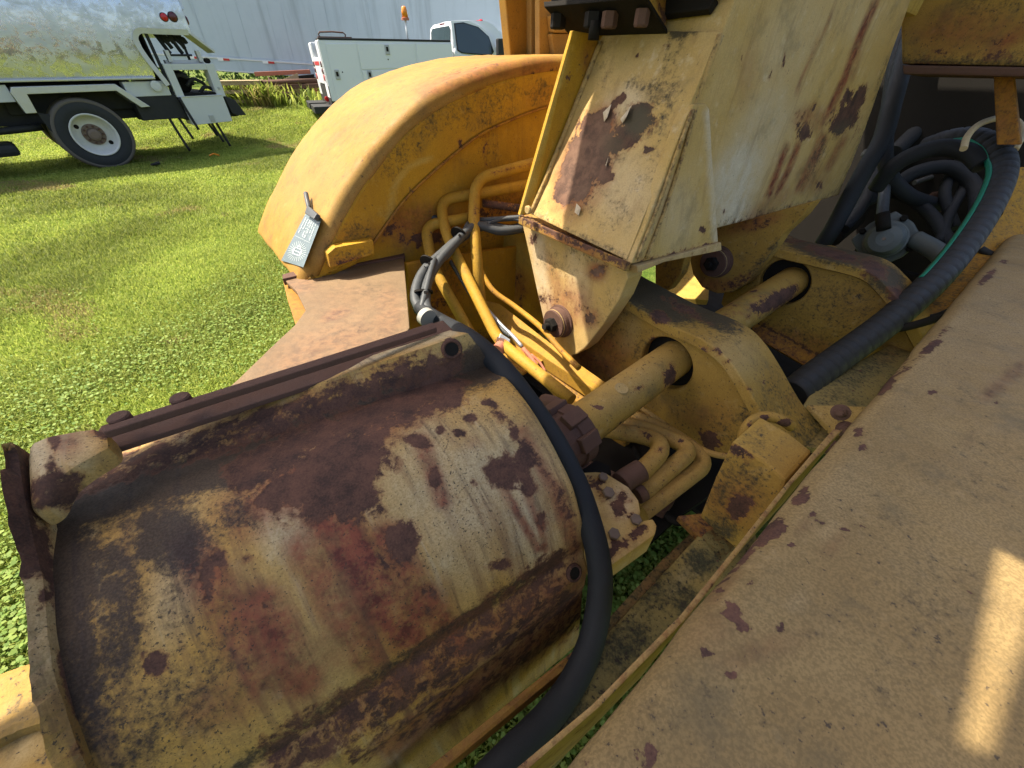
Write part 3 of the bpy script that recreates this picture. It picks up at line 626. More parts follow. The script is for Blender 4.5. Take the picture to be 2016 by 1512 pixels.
# ------------------------------------------------------------------ lawn: blades and clover leaves as real geometry
def lawn(n, xr, yr, hmin, hmax, wid, dens, name, clover=.0, tall=None):
    x = rng.uniform(*xr, n); y = rng.uniform(*yr, n)
    z = gz(x, y); u, v = pix(np.stack([x, y, z+.05], -1)); s = (np.stack([x, y, z], -1)-np.array(CAM))@np.array(Fv)
    keep = (s > .2) & (u > -420) & (u < 1420) & (v > -60) & (v < 1800)
    if tall is None:
        keep &= rng.uniform(size=n) < dens(np.hypot(x, y))
        keep &= ~((u > 1150) & (v < 600))
    else: keep &= (u < 548) | (rng.uniform(size=n) < .10)
    x, y, z = x[keep], y[keep], z[keep]; m = len(x)
    # patchiness
    pn = np.array([mnoise.noise(V((a*.8, b*.8, 0)))+.5*mnoise.noise(V((a*2.3, b*2.3, 4))) for a, b in zip(x, y)])
    pb = np.array([mnoise.noise(V((a*.5+9, b*1.3, 2)))+.4*mnoise.noise(V((a*3, b*3, 7))) for a, b in zip(x, y)])
    h = rng.uniform(hmin, hmax, m)*(1+.45*pn)
    if tall is not None: pass
    far = np.clip(np.hypot(x, y)/5, 1, 2.4); w = wid*rng.uniform(.7, 1.4, m)*far
    az = rng.uniform(0, 2*np.pi, m); le = rng.uniform(.15, .9, m)*h
    dx, dy = np.cos(az), np.sin(az); px_, py_ = -dy, dx
    base = np.stack([x, y, z-.005], -1); side = np.stack([px_*w, py_*w, 0*w], -1)
    mid = base+np.stack([dx*le*.35, dy*le*.35, h*.62], -1); tip = base+np.stack([dx*le, dy*le, h*(1-.25*le/h)], -1)
    vs = np.stack([base-side*.8, base+side*.8, mid+side, mid-side, tip], 1)
    dry = np.clip((pb-.20)*2.0, 0, 1)*rng.uniform(.3, 1, m) > .42
    g = rng.uniform(0, 1, m)[:, None]; pg = np.clip(.5+pn*.9, 0, 1)[:, None]
    col = (np.array([.225, .325, .042])*(1-g)+np.array([.56, .60, .13])*g)*(1-.45*pg)
    col = np.where(dry[:, None], np.array([.36, .30, .11])*(.7+.5*g), col)
    cl = rng.uniform(size=m) < clover*np.clip(.55+pn*1.3, 0, 1.6)*np.clip(1.5-np.hypot(x, y)/3.2, 0, 1)
    if clover:                                  # clover: a flat rounded leaflet on top
        hh = h*rng.uniform(.5, 1.0, m); c = base+np.stack([0*hh, 0*hh, hh+.006], -1); r = rng.uniform(.0040, .0095, m)*np.clip(far, 1, 1.3)
        t1 = np.stack([dx*r, dy*r, rng.uniform(-.35, .35, m)*r], -1); t2 = np.stack([px_*r, py_*r, rng.uniform(-.35, .35, m)*r], -1)
        lv = np.stack([c-t1, c-t1*.2-t2*.95, c+t2*.0+t1*.9-t2*.6, c+t1*.9+t2*.6, c-t1*.2+t2*.95], 1)
        vs = np.where(cl[:, None, None], lv, vs); col = np.where(cl[:, None], (np.array([.16, .27, .045])*(1-g)+np.array([.34, .43, .10])*g), col)
    nv = m*5; co = vs.reshape(-1, 3).astype(np.float32)
    me = bpy.data.meshes.new(name); me.vertices.add(nv); me.vertices.foreach_set('co', co.ravel())
    b = (np.arange(m)*5)[:, None]
    loops = (b+np.array([[0, 1, 2, 3, 3, 2, 4]])).ravel()
    lc = (b+np.array([[0, 1, 2, 3, 4, 0, 2]]))
    blade = np.concatenate([b+[0, 1, 2, 3], b+[3, 2, 4]], 1); leaf = np.concatenate([b+[0, 1, 2, 3], b+[0, 3, 4]], 1)
    loops = np.where(cl[:, None], leaf, blade).ravel()
    me.loops.add(m*7); me.loops.foreach_set('vertex_index', loops.astype(np.int32))
    st = (np.arange(m)*7)[:, None]+np.array([[0, 4]]); me.polygons.add(m*2)
    me.polygons.foreach_set('loop_start', st.ravel().astype(np.int32)); me.polygons.foreach_set('loop_total', np.tile([4, 3], m).astype(np.int32))
    at = me.attributes.new('tint', 'FLOAT_COLOR', 'POINT'); cc = np.ones((nv, 4), np.float32); cc[:, :3] = np.repeat(col, 5, 0); at.data.foreach_set('color', cc.ravel())
    me.update(calc_edges=True); me.materials.append(P_LEAF)
    o = bpy.data.objects.new(name, me); scn.collection.objects.link(o); tag(o, kind='stuff'); return o
# ------------------------------------------------------------------ the earthmover
EM = thing('earthmover', V((0.35, 0.95, 0.0)), 'worn yellow earthmoving machine with rusty cylinder cover, curved fender and hydraulic pipes filling the foreground', 'earthmover')
# ---- fender: curved top sheet, rolled edge, side wall
FP = [(.196, -.535), (.200, -.513), (.275, -.410), (.414, -.252), (.56, -.130), (.703, -.045), (.88, .012), (1.06, .050), (1.28, .074), (1.55, .082), (1.95, .082), (2.5, .08)]
FPs = spline([V((l, 0, w)) for l, w in FP], 7)
def fend_n(i):
    a = FPs[max(0, i-1)]; b = FPs[min(len(FPs)-1, i+1)]; t = (b-a).normalized(); return V((-t.z, 0, t.x))
A_IN, A_OUT, RR = -1.30, -1.90, .035
rows = []
for i, p in enumerate(FPs):
    n = fend_n(i); row = []
    for k in range(31): 
        a = A_OUT+(A_IN-RR-A_OUT)*k/30; row.append(MM(p.x, a, p.z))
    for k in range(1, 9):
        g = k/8*math.pi/2; q = p-n*(RR*(1-math.cos(g))); row.append(MM(q.x, A_IN-RR+RR*math.sin(g), q.z))
    q = p-n*(RR+.012); row.append(MM(q.x, A_IN, q.z))
    rows.append(row)
fw = dict(rust=[([(790, 290), (850, 240), (900, 210), (950, 180)], 6, .40), ([(950, 180), (1010, 160), (1060, 145), (1115, 133)], 9, .42), ([(850, 150), (930, 135), (1000, 120)], 7, .30), ([(700, 330), (725, 300), (760, 255)], 4, .25)],
          stain=[([(830, 180), (960, 140), (1080, 130)], 16, .5), ([(600, 380), (700, 260), (860, 170)], 30, .12)], bleach=[([(640, 500), (700, 380), (780, 290), (900, 205)], 22, .8), (620, 380, 70, 90, 0, .4), (800, 200, 90, 50, -30, .35)])
fender = loft('fender', rows, P_FEND, EM, solid_t=.006, dent=.004, wear=fw)
# side wall: outer band down to the weld line, then the recessed inner wall
ridge_px = [(700, 520), (733, 480), (793, 397), (847, 343), (910, 290), (953, 260), (1027, 227), (1087, 207), (1150, 190)]
ridge = spline([on(u, v, 'a', A_IN) for u, v in ridge_px], 6)
top = [(p.x, p.z, fend_n(i)) for i, p in enumerate(FPs)]
topP = resample([MM(*( (V((l, 0, w))-n*(RR+.008)).x, A_IN, (V((l, 0, w))-n*(RR+.008)).z)) for l, w, n in top if .16 < l < 1.75], 70)
rid = resample(ridge, 70)
rows = [[a.lerp(b, k/14) for k in range(15)] for a, b in zip(topP, rid)]
sw = dict(rust=[([(640, 515), (720, 485), (800, 440)], 5, .3), (905, 290, 5, 16, 0, .7), (960, 300, 6, 30, 0, .6), (1000, 150, 40, 8, -20, .35)],
          grime_shade=[([(760, 330), (860, 230), (1000, 180)], 28, .42), (960, 230, 60, 25, -20, .42), (700, 460, 40, 30, 0, .42), (1060, 180, 30, 30, 0, .45)], stain=[(1080, 190, 40, 30, 0, .3), (720, 470, 60, 30, 0, .3)],
          bleach=[([(765, 430), (775, 370), (800, 330), (850, 310)], 5, .9), ([(1020, 260), (1040, 290), (1060, 310)], 4, .8), ([(990, 330), (940, 350)], 4, .5)])
loft('fender_band', rows, P_YEL, fender, solid_t=.007, dent=.003, wear=sw)
inw = [on(u, v, 'a', A_IN-.03) for u, v in [(650, 560), (690, 500), (733, 474), (793, 390), (847, 336), (910, 284), (953, 254), (1027, 220), (1087, 200), (1260, 160), (1260, 640), (900, 620)]]
slab('fender_wall', inw, A*-.008, P_YEL, fender, 0, .03, dent=.004, wear=dict(rust=[(955, 285, 5, 28, 0, .75), (958, 330, 4, 12, 0, .7), (860, 365, 4, 10, 0, .6), (770, 450, 25, 14, -20, .7), (840, 470, 60, 14, -5, .75), (960, 420, 60, 14, 0, .5)],
     grime_shade=[(960, 300, 30, 50, 0, .3), (1000, 400, 60, 20, 0, .45), (900, 470, 80, 20, 0, .5)], stain=[(830, 440, 90, 40, 0, .6), (1000, 390, 60, 40, 0, .5)]))
tube('weld_bead', [p+A*.004 for p in rid[2:-12]], .0045, P_YEL, fender, 8, 1, base=(.3, .4, 0, 0))
# ---- service decal on the fender nose with its torn rubber flap
dl = []
def fsurf(u, v):                                            # sight line met with the fender skin
    d = ray(u, v); best = None
    for i in range(len(FPs)-1):
        p0, p1 = FPs[i], FPs[i+1]; q0 = MM(p0.x, 0, p0.z); t_ = (MM(p1.x, 0, p1.z)-q0); n = t_.cross(A)
        s = (q0-CAM).dot(n)/d.dot(n) if abs(d.dot(n)) > 1e-9 else -1
        h = CAM+d*s; k = (h-q0).dot(t_)/t_.length_squared
        if s > 0 and (-.02 if i else -4) <= k <= 1.02 and (best is None or s < best[1]): best = (h, s, n.normalized())
    if best is None: return K(u, v, 1.3), -ray(u, v).normalized()
    n = best[2]; n = n if n.dot(ray(u, v)) < 0 else -n
    return best[0], n
quad = [(612, 412), (638, 434), (602, 528), (558, 514)]
def dq(s, t, h=.0):
    u = (quad[0][0]*(1-s)+quad[1][0]*s)*(1-t)+(quad[3][0]*(1-s)+quad[2][0]*s)*t
    v = (quad[0][1]*(1-s)+quad[1][1]*s)*(1-t)+(quad[3][1]*(1-s)+quad[2][1]*s)*t
    p, n = fsurf(u, v); return p+n*h
decal = loft('decal', [[dq(i/8, j/16, .0075) for i in range(9)] for j in range(17)], P_DECAL, fender, smooth=True)
bm = bmesh.new()
def dstrip(a, b, wd_):
    (s0, t0), (s1, t1) = a, b; dx, dy = s1-s0, (t1-t0)*2.2; Ln = math.hypot(dx, dy)+1e-9; nx, ny = -dy/Ln*wd_, dx/Ln*wd_/2.2
    vs = [bm.verts.new(dq(s, t, .0090)) for s, t in ((s0-nx, t0-ny), (s1-nx, t1-ny), (s1+nx, t1+ny), (s0+nx, t0+ny))]; bm.faces.new(vs)
for r_ in range(6):                                        # rows of unreadable small print, upper half
    s0 = .16+r_*.13
    for q in range(11):
        if random.random() < .82 and not (r_ in (1, 4) and q > 6):
            t0 = .16+q*.030; dstrip((s0, t0), (s0+random.uniform(-.02, .03), t0+.016), .022)
dstrip((.08, .52), (.92, .52), .006)
dstrip((.5, .13), (.5, .5), .006)
for k in range(26):                                        # machine symbol inside a burst of rays
    g = k/26*2*math.pi; c, s = math.cos(g), math.sin(g)
    dstrip((.5+.24*c, .76+.105*s), (.5+.42*c, .76+.19*s), .007)
for a, b in (((.34, .70), (.66, .70)), ((.66, .70), (.66, .82)), ((.66, .82), (.34, .82)), ((.34, .82), (.34, .70)), ((.42, .70), (.42, .66)), ((.42, .66), (.58, .66)), ((.58, .66), (.58, .70)), ((.30, .72), (.30, .80)), ((.70, .72), (.70, .80)), ((.38, .76), (.62, .76))):
    dstrip(a, b, .016)
bm.normal_update(); from_bm(bm, 'decal_print', P_DECALW, fender)
p, n = fsurf(628, 424)
slab('decal_flap', [fsurf(616, 410)[0]+n*.006, fsurf(640, 430)[0]+n*.012, fsurf(636, 442)[0]+n*.016, fsurf(614, 428)[0]+n*.010], n*.014, P_GREY, fender, .003)
tube('rubber_tail', [fsurf(616, 414)[0]+n*.012, fsurf(615, 402)[0]+n*.016, fsurf(614, 388)[0]+n*.02], .0075, P_GREY, fender, 10, 6)
slab('fender_stay', [on(u, v, 'a', -1.26) for u, v in [(645, 500), (660, 487), (735, 473), (738, 500), (650, 528)]], A*-.04, P_YEL, EM, .004, .03, wear=dict(rust=[(690, 518, 50, 8, -15, .6)], grime_shade=[(690, 505, 60, 16, 0, .5)], stain=[(690, 515, 60, 10, 0, .4)]))

# ---- rusty primer deck plate
dk = [(556, 546), (640, 527), (794, 503), (799, 560), (806, 645), (760, 720), (600, 790), (420, 790), (470, 745), (580, 640), (602, 611), (584, 574)]
dkw = dict(rust=[([(560, 546), (650, 520), (790, 498)], 5, .75)], stain=[(640, 700, 140, 60, -25, .55), (700, 600, 100, 60, 0, .28), (765, 620, 30, 60, 0, .5), (590, 560, 40, 20, 0, .5), (660, 620, 30, 12, -20, .8), (710, 560, 60, 20, 0, .1)], bleach=[(700, 540, 90, 22, -10, .6), (670, 640, 90, 20, -20, .4)], grime_shade=[(740, 570, 60, 16, 0, .22), (690, 650, 60, 12, 0, .2)])
deck = slab('deck_plate', [on(u, v, 'w', -.52) for u, v in dk], W*-.012, P_DECK, EM, .002, .02, dent=.0015, wear=dkw)
slab('deck_lip', [on(u, v, 'w', -.513) for u, v in [(556, 540), (650, 515), (742, 497), (796, 492), (796, 504), (640, 530), (556, 549)]], W*-.022, P_RUST, deck, .002)
slab('deck_bracket', [on(u, v, 'w', -.545) for u, v in [(556, 548), (584, 574), (604, 611), (582, 640), (566, 590)]], W*-.10, P_YEL, EM, .003, base=(.15, .5, .1, 0))
slab('frame_side', [on(u, v, 'a', -1.24) for u, v in [(803, 520), (806, 640), (830, 780), (1000, 900), (1200, 760), (1200, 520), (1060, 480), (900, 502)]], A*-.02, P_YEL, EM, .003, .04,
     wear=dict(rust=[(850, 600, 40, 30, 0, .5), (905, 700, 30, 40, 0, .5), (830, 500, 30, 10, 0, .7)], grime_shade=[(920, 720, 90, 70, 0, .9), (880, 560, 40, 60, 0, .3), (1000, 760, 120, 60, 30, .9)], stain=[(860, 560, 60, 80, 0, .4)]))  # strong dark patches paint the shaded cavity behind the pipes

# ---- cylinder cover: flange, valley, dome, groove and near flange, lofted between its two ends
LR, LL = .35, -.30
right = [((858, 660), 1.03), ((886, 650), .962), ((921, 656), .962), ((946, 687), 1.012), ((964, 718), 1.070), ((980, 731), 1.066), ((998, 746), 1.045), ((1019, 769), 1.02), ((1042, 800), 1.004), ((1068, 841), 1), ((1100, 900), 1), ((1127, 957), 1), ((1143, 1017), 1), ((1150, 1056), 1.01),
         ((1150, 1078), 1.022), ((1150, 1092), 1.008), ((1157, 1120), .996), ((1152, 1152), .996), ((1147, 1163), 1.01), ((1144, 1205), 1.04), ((1142, 1225), 1.06), ((1139, 1268), 1.075)]
left = [((180, 880), 1.03), ((172, 884), .962), ((160, 911), .962), ((115, 958), 1.012), ((66, 1008), 1.070), ((62, 1032), 1.066), ((64, 1062), 1.045), ((70, 1110), 1.02), ((80, 1181), 1.004), ((88, 1281), 1), ((108, 1378), 1), ((133, 1458), 1), ((165, 1535), 1), ((218, 1640), 1.01),
        ((246, 1680), 1.022), ((262, 1702), 1.008), ((300, 1750), .996), ((330, 1778), .996), ((338, 1790), 1.01), ((360, 1830), 1.04), ((372, 1850), 1.06), ((400, 1890), 1.075)]
def edgeP(lst, lv): return [CAM+(on(u, v, 'l', lv)-CAM)*k for (u, v), k in lst]
def prof_(P):                                                # straight flange, rounded dome, straight near flange
    out = []
    for i in range(4): out += [P[i].lerp(P[i+1], k/5) for k in range(5)]
    out += spline(P[4:14], 5)[:-1]
    for i in range(13, len(P)-1): out += [P[i].lerp(P[i+1], k/4) for k in range(4)]
    return out+[P[-1]]
ER, EL = prof_(edgeP(right, LR)), prof_(edgeP(left, LL))
NL = 110
rows = [[EL[i].lerp(ER[i], k/NL) for k in range(NL+1)] for i in range(len(ER))]
cw = dict(
 rust=[(660, 925, 120, 75, -35, 1.0), (560, 965, 70, 34, -30, .9), ([(480, 930), (620, 880), (760, 815), (880, 770)], 40, .72), (620, 860, 110, 40, -25, .62), (700, 985, 60, 55, 0, .75), (790, 1062, 34, 42, 10, .92), (795, 1120, 26, 30, 0, .5), (988, 926, 36, 34, 20, .95), (1033, 902, 20, 36, 10, .9), (1040, 955, 17, 24, 0, .85), (826, 870, 30, 14, 10, .85), (856, 942, 13, 22, 0, .9), (868, 846, 12, 10, 0, .8), (906, 852, 16, 9, 0, .8), (925, 824, 16, 12, 30, .8),
       (965, 795, 20, 8, 10, .75), (1013, 850, 12, 22, -20, .7), (410, 1145, 18, 50, 5, .8), (430, 1100, 16, 22, 0, .7), (305, 1305, 24, 26, 0, .95), (845, 1165, 18, 14, 0, .7), (850, 1190, 22, 40, 0, .35), (985, 1112, 26, 12, -10, .75), (1066, 1026, 10, 22, 5, .75), (1058, 910, 14, 60, -25, .42), (1105, 985, 14, 60, -22, .55), (1130, 1060, 10, 40, -10, .42), (755, 1110, 8, 14, 0, .7), (520, 1195, 12, 14, 0, .7), (1075, 1115, 60, 26, -30, .7), (900, 985, 8, 10, 0, .5), (930, 950, 8, 9, 0, .6), (740, 1262, 10, 10, 0, .4), (490, 1100, 20, 12, 0, .5),
       ([(560, 1470), (700, 1400), (880, 1290), (1080, 1160)], 48, .52), ([(480, 1560), (700, 1440), (900, 1310), (1120, 1180)], 26, .55), ([(900, 760), (760, 800), (600, 870)], 26, .55), ([(960, 790), (1010, 850)], 12, .4),
       ([(150, 945), (400, 868), (640, 790), (890, 706)], 26, .62), ([(120, 970), (330, 905), (560, 840)], 20, .5), (60, 960, 40, 90, 10, .5), ([(250, 880), (500, 800)], 6, .5), ([(640, 760), (860, 680)], 5, .45), ([(700, 1480), (900, 1370), (1130, 1215)], 30, .45)],
 stain=[([(640, 1010), (720, 1130), (800, 1240)], 52, .95), ([(600, 1080), (660, 1200), (720, 1290)], 40, .7), ([(380, 1080), (440, 1190), (500, 1330)], 46, .75), ([(520, 1200), (590, 1330)], 50, .8), ([(760, 1060), (840, 1190), (900, 1270)], 36, .8), ([(830, 870), (855, 940), (870, 985)], 18, .75), ([(990, 960), (1030, 1030), (1060, 1080)], 9, .75), ([(1040, 980), (1060, 1030)], 8, .7), ([(1066, 1030), (1072, 1080)], 8, .8), ([(1030, 850), (1090, 960), (1130, 1080)], 14, .6), (560, 960, 80, 45, -25, .8), (480, 1010, 60, 50, 0, .7), ([(400, 1400), (650, 1280), (850, 1180)], 45, .45), ([(700, 1400), (1000, 1230), (1140, 1150)], 40, .55), ([(760, 1470), (1100, 1240)], 26, .6), (760, 830, 90, 40, -25, .5), (930, 870, 20, 14, 0, .3), ([(400, 880), (620, 790)], 22, .35)],
 grime_shade=[([(55, 1060), (150, 1000), (300, 950), (430, 925), (600, 850), (800, 772), (960, 715)], 40, 1.35), (110, 1140, 105, 140, 0, 1.3), (140, 1300, 80, 180, -8, 1.1), (220, 1130, 60, 90, 0, .95), (240, 1440, 110, 120, 0, .62), (330, 1060, 90, 70, 20, 1.15), (240, 1220, 50, 140, 0, .85), (360, 1380, 60, 90, 0, .55), (470, 1010, 60, 40, -20, .7), ([(60, 1000), (60, 1200)], 30, .9), ([(240, 1670), (560, 1450), (672, 1378), (872, 1248), (1072, 1118)], 13, .95), ([(500, 1500), (760, 1340), (940, 1230)], 30, .45), ([(170, 930), (400, 862)], 16, .6), (620, 1000, 40, 40, 0, .6), (690, 930, 50, 60, 0, .5), ([(860, 1430), (1110, 1240)], 10, .6), (300, 1010, 100, 50, -15, .8), (420, 1310, 110, 60, 20, .3), (560, 1100, 30, 40, 0, .2), (330, 1180, 30, 90, 0, .45)],
 bleach=[(930, 960, 150, 130, 0, .75), (1040, 1050, 60, 80, 0, .9), (560, 1030, 60, 55, 20, .8), (860, 880, 60, 60, 0, .7), (350, 1150, 50, 120, 15, .5), ([(166, 893), (530, 770), (895, 652)], 7, 1), (900, 1090, 70, 60, 0, .5)])
cover = loft('cylinder_cover', rows, P_COVER, EM, solid_t=.010, dent=.0022, wear=cw)
from mathutils.bvhtree import BVHTree
nc_ = len(rows[0]); cover_tree = BVHTree.FromPolygons([p for r in rows for p in r], [(i*nc_+k, i*nc_+k+1, (i+1)*nc_+k+1, (i+1)*nc_+k) for i in range(len(rows)-1) for k in range(nc_-1)])
# back angle iron and the trough floor behind the flange
def strip(name, a, b, wv, hgt, mat, parent, **k):
    return slab(name, [on(u, v, 'w', wv) for u, v in a]+[on(u, v, 'w', wv) for u, v in b[::-1]], W*-hgt, mat, parent, .0025, **k)
strip('cover_angle', [(196, 842), (852, 634)], [(204, 852), (860, 645)], -.400, .012, P_RUST, cover, cell=.03, base=(.5, .4, .3, 0))
strip('trough_floor', [(198, 838), (872, 630)], [(160, 905), (905, 662)], -.440, .01, P_RUST, cover)
for u, v in ((236, 816), (356, 778)):
    c = on(u, v+8, 'w', -.405); lathe('boss', c-W*.004, W, [(-.01, .0135), (.008, .0135), (.010, .011)], P_RUST, cover, 20)
# left end flange with the corner lug
efl_o = [(2, 872), (10, 950), (30, 1050), (50, 1112), (64, 1225), (74, 1330), (94, 1405), (128, 1500), (174, 1600)]
efl_i = [(46, 900), (50, 985), (66, 1060), (78, 1140), (84, 1185), (92, 1285), (113, 1378), (138, 1458), (190, 1570)]
ef = spline([CAM+(on(u, v, 'l', LL)-CAM)*.993 for u, v in efl_o], 5); ei = spline([CAM+(on(u, v, 'l', LL)-CAM)*.993 for u, v in efl_i], 5)
rows = [[a-W*.08+L*.0, a.lerp(b, .06), a.lerp(b, .5)+W*.004, a.lerp(b, .94), b-W*.035] for a, b in zip(ef, ei)]
loft('end_flange', rows, P_COVER, cover, solid_t=.008, smooth=False, dent=.004, wear=dict(rust=[([(20, 900), (30, 1000), (55, 1110)], 26, .9), ([(75, 1130), (80, 1200), (75, 1180)], 8, .9), ([(100, 1290), (120, 1400), (150, 1500)], 6, .7)], grime_shade=[([(20, 950), (50, 1090)], 20, .8)], bleach=[(75, 1200, 30, 200, 0, .6)]))
LP = dict(A=(50, 872, .965), B=(96, 855, .964), C=(144, 846, .964), D=(184, 841, .968), E=(212, 850, .980), F=(218, 880, .985), G=(158, 914, .985), H=(122, 940, .99), I=(98, 992, 1.035), J=(56, 1015, 1.04), M=(106, 888, .968), N=(166, 872, .978), Q=(88, 925, .962))
bm = bmesh.new(); lv_ = {k: bm.verts.new(CAM+(on(u, v, 'l', LL+.02)-CAM)*q if False else CAM+(on(u, v, 'w', -.405)-CAM)*(q+.041)) for k, (u, v, q) in LP.items()}
for t_ in ('ABM', 'BCM', 'CDN', 'DEN', 'EFN', 'FGN', 'CNM', 'NGM', 'GHM', 'MHQ', 'QHI', 'QIJ', 'QJA', 'MQA'): bm.faces.new([lv_[c] for c in t_])
lo_ = {k: bm.verts.new(lv_[k].co-W*.035) for k in 'ABCDEFGHIJ'}
rim_ = 'ABCDEFGHIJA'
for a, b in zip(rim_, rim_[1:]): bm.faces.new((lv_[a], lo_[a], lo_[b], lv_[b]))
bmesh.ops.recalc_face_normals(bm, faces=bm.faces[:]); bmesh.ops.subdivide_edges(bm, edges=bm.edges[:], cuts=3, use_grid_fill=True)
for _ in range(3): bmesh.ops.smooth_vert(bm, verts=bm.verts[:], factor=.45, use_axis_x=True, use_axis_y=True, use_axis_z=True)
from_bm(bm, 'corner_lug', P_COVER, cover, smooth=True, wear=dict(rust=[([(60, 866), (130, 838), (200, 836)], 7, .6), ([(100, 845), (110, 880), (95, 930)], 9, .6), (110, 965, 50, 40, 0, .85), ([(190, 840), (205, 860)], 10, .7), (95, 950, 26, 22, 0, .7), (150, 940, 20, 10, 0, .6)], stain=[(130, 870, 30, 30, 0, .6), (190, 845, 20, 16, 0, .6)], bleach=[(70, 890, 30, 60, 0, .9), (150, 880, 40, 40, 0, .5)], grime_shade=[(70, 990, 30, 20, 0, .7)]))
# bolt holes: rusty sleeves with a dark bore
f_a, f_b, f_c = ER[10], ER[20], EL[10]; n_top = (f_b-f_a).cross(f_c-f_a).normalized(); n_top = n_top if n_top.dot(CAM-f_a) > 0 else -n_top
k0 = 20+45-1+8; g_a, g_b, g_c = ER[-14], ER[-10], EL[-12]
for (u, v), p_, n_, r_ in (((889, 687), f_a, n_top, .0150), ((1129, 1127), CAM+(on(1129, 1127, 'l', .333)-CAM)*.992, None, .0125), ((149, 960), f_a, n_top, .0075)):
    if n_ is None: c = CAM+(p_-CAM)*.988; ax = ((CAM-c).normalized()*.7+W*.3+A*.25).normalized()
    else: c = onp(u, v, p_+n_*.006, n_); ax = n_
    h_, hn_, _, _ = cover_tree.ray_cast(CAM, ray(u, v).normalized())
    if h_ is not None: ax = hn_ if hn_.dot(CAM-h_) > 0 else -hn_; c = h_+ax*.0035
    bm = bmesh.new(); lathe_bm(bm, c, ax, [(-.02, r_*.86), (.0010, r_*.88), (.0030, r_*1.0), (.0030, r_*1.12), (.000, r_*1.35), (-.012, r_*1.4)], 28, False)
    from_bm(bm, 'bolt_hole', P_COVER, cover, smooth=True, base=(.75, .3, .2, 0))
    lathe('bore', c+ax*.0012, ax, [(-.006, r_*.86), (0, r_*.87)], P_DARK, cover, 24)
# near flange underside ledge and strut
slab('cover_ledge', [CAM+(on(u, v, 'l', .0)-CAM)*1 if False else K(u, v, t) for u, v, t in [(520, 1760, .50), (836, 1516, .585), (1142, 1270, .685), (1152, 1284, .685), (866, 1520, .585), (560, 1770, .50)]], W*-.05, P_YEL, EM, .002, .03, base=(.25, .5, .1, .5))
slab('lower_rail', [on(u, v, 'w', -.78) for u, v in [(-60, 1345), (60, 1300), (90, 1330), (100, 1420), (20, 1445), (-60, 1490)]], W*-.05, P_OLD, EM, .012, .03, wear=dict(rust=[(42, 1333, 11, 8, -30, 1)], grime_shade=[([(0, 1400), (70, 1370)], 8, .8)]))
slab('lower_rail', [on(u, v, 'w', -.80) for u, v in [(-60, 1470), (60, 1400), (100, 1410), (150, 1520), (120, 1650), (-60, 1650)]], W*-.06, P_OLD, EM, .015, .03, wear=dict(bleach=[(40, 1460, 60, 40, -30, .8)], grime_shade=[([(100, 1420), (90, 1500)], 5, .7)]))

# ---- hydraulic cylinder through both hitch plates
T0, T1, T2 = MM(.47, -.406, -.664), MM(.95, -.432, -.643), MM(2.05, -.428, -.552)
bm = bmesh.new(); tube_bm(bm, [T0.lerp(T1, k/16) for k in range(17)]+[T1.lerp(T2, k/24) for k in range(1, 25)], .055, 40, 1)
cyl = from_bm(bm, 'hydraulic_cylinder', P_OLD, EM, wear=dict(rust=[(1320, 740, 10, 26, 0, .9), (1232, 860, 12, 8, 0, .3), (1500, 600, 45, 16, -30, .55), (1530, 590, 50, 14, -30, .9), (1480, 565, 22, 8, 60, .7), (1225, 845, 10, 16, 10, .7), (1185, 800, 5, 5, 0, .7), (1255, 765, 5, 8, 0, .7), (1440, 610, 20, 20, 0, .4)], bleach=[(1240, 750, 90, 40, -30, .35)], grime_shade=[([(1200, 860), (1340, 760)], 12, .5), (1540, 600, 60, 14, -30, .6)]))
tdir = (T1-T0).normalized()
bm = bmesh.new(); lathe_bm(bm, T0+tdir*-.02, tdir, [(0, .058), (0, .074), (.05, .074), (.052, .079), (.085, .079), (.088, .070), (.098, .070), (.10, .057)], 40)
ringo = from_bm(bm, 'clamp_ring', P_RUST, cyl)
for k, g in enumerate((200, 240, 285, 330, 20, 65, 110)):
    e1 = tdir.orthogonal().normalized(); e2 = tdir.cross(e1); r_ = e1*math.cos(math.radians(g))+e2*math.sin(math.radians(g)); s_ = tdir.cross(r_)
    box('ring_lug', T0+tdir*.012+r_*.070-s_*.018, tdir*.055, s_*.036, r_*.018, P_RUST, cyl, .003)
bm = bmesh.new(); tube_bm(bm, [K(1072, 795, .98), K(1090, 800, .95), K(1104, 812, .93)], .026, 12, 4); from_bm(bm, 'rusty_fitting', P_RUST, EM)
c = K(1196, 757, 1.0); d_ = ray(1196, 757); n_ = (W*.85-A*-.3).normalized()
cc = T0.lerp(T1, .42); up_ = (W*.93+A*.20-L*.05); up_ = (up_-tdir*up_.dot(tdir)).normalized()
lathe('weld_plug', T0.lerp(T1, .47)+up_*.050, up_, [(0, .0175), (.0065, .0175), (.0075, .0160), (.0068, .0140), (.0072, .012)], P_OLD, cyl, 28)

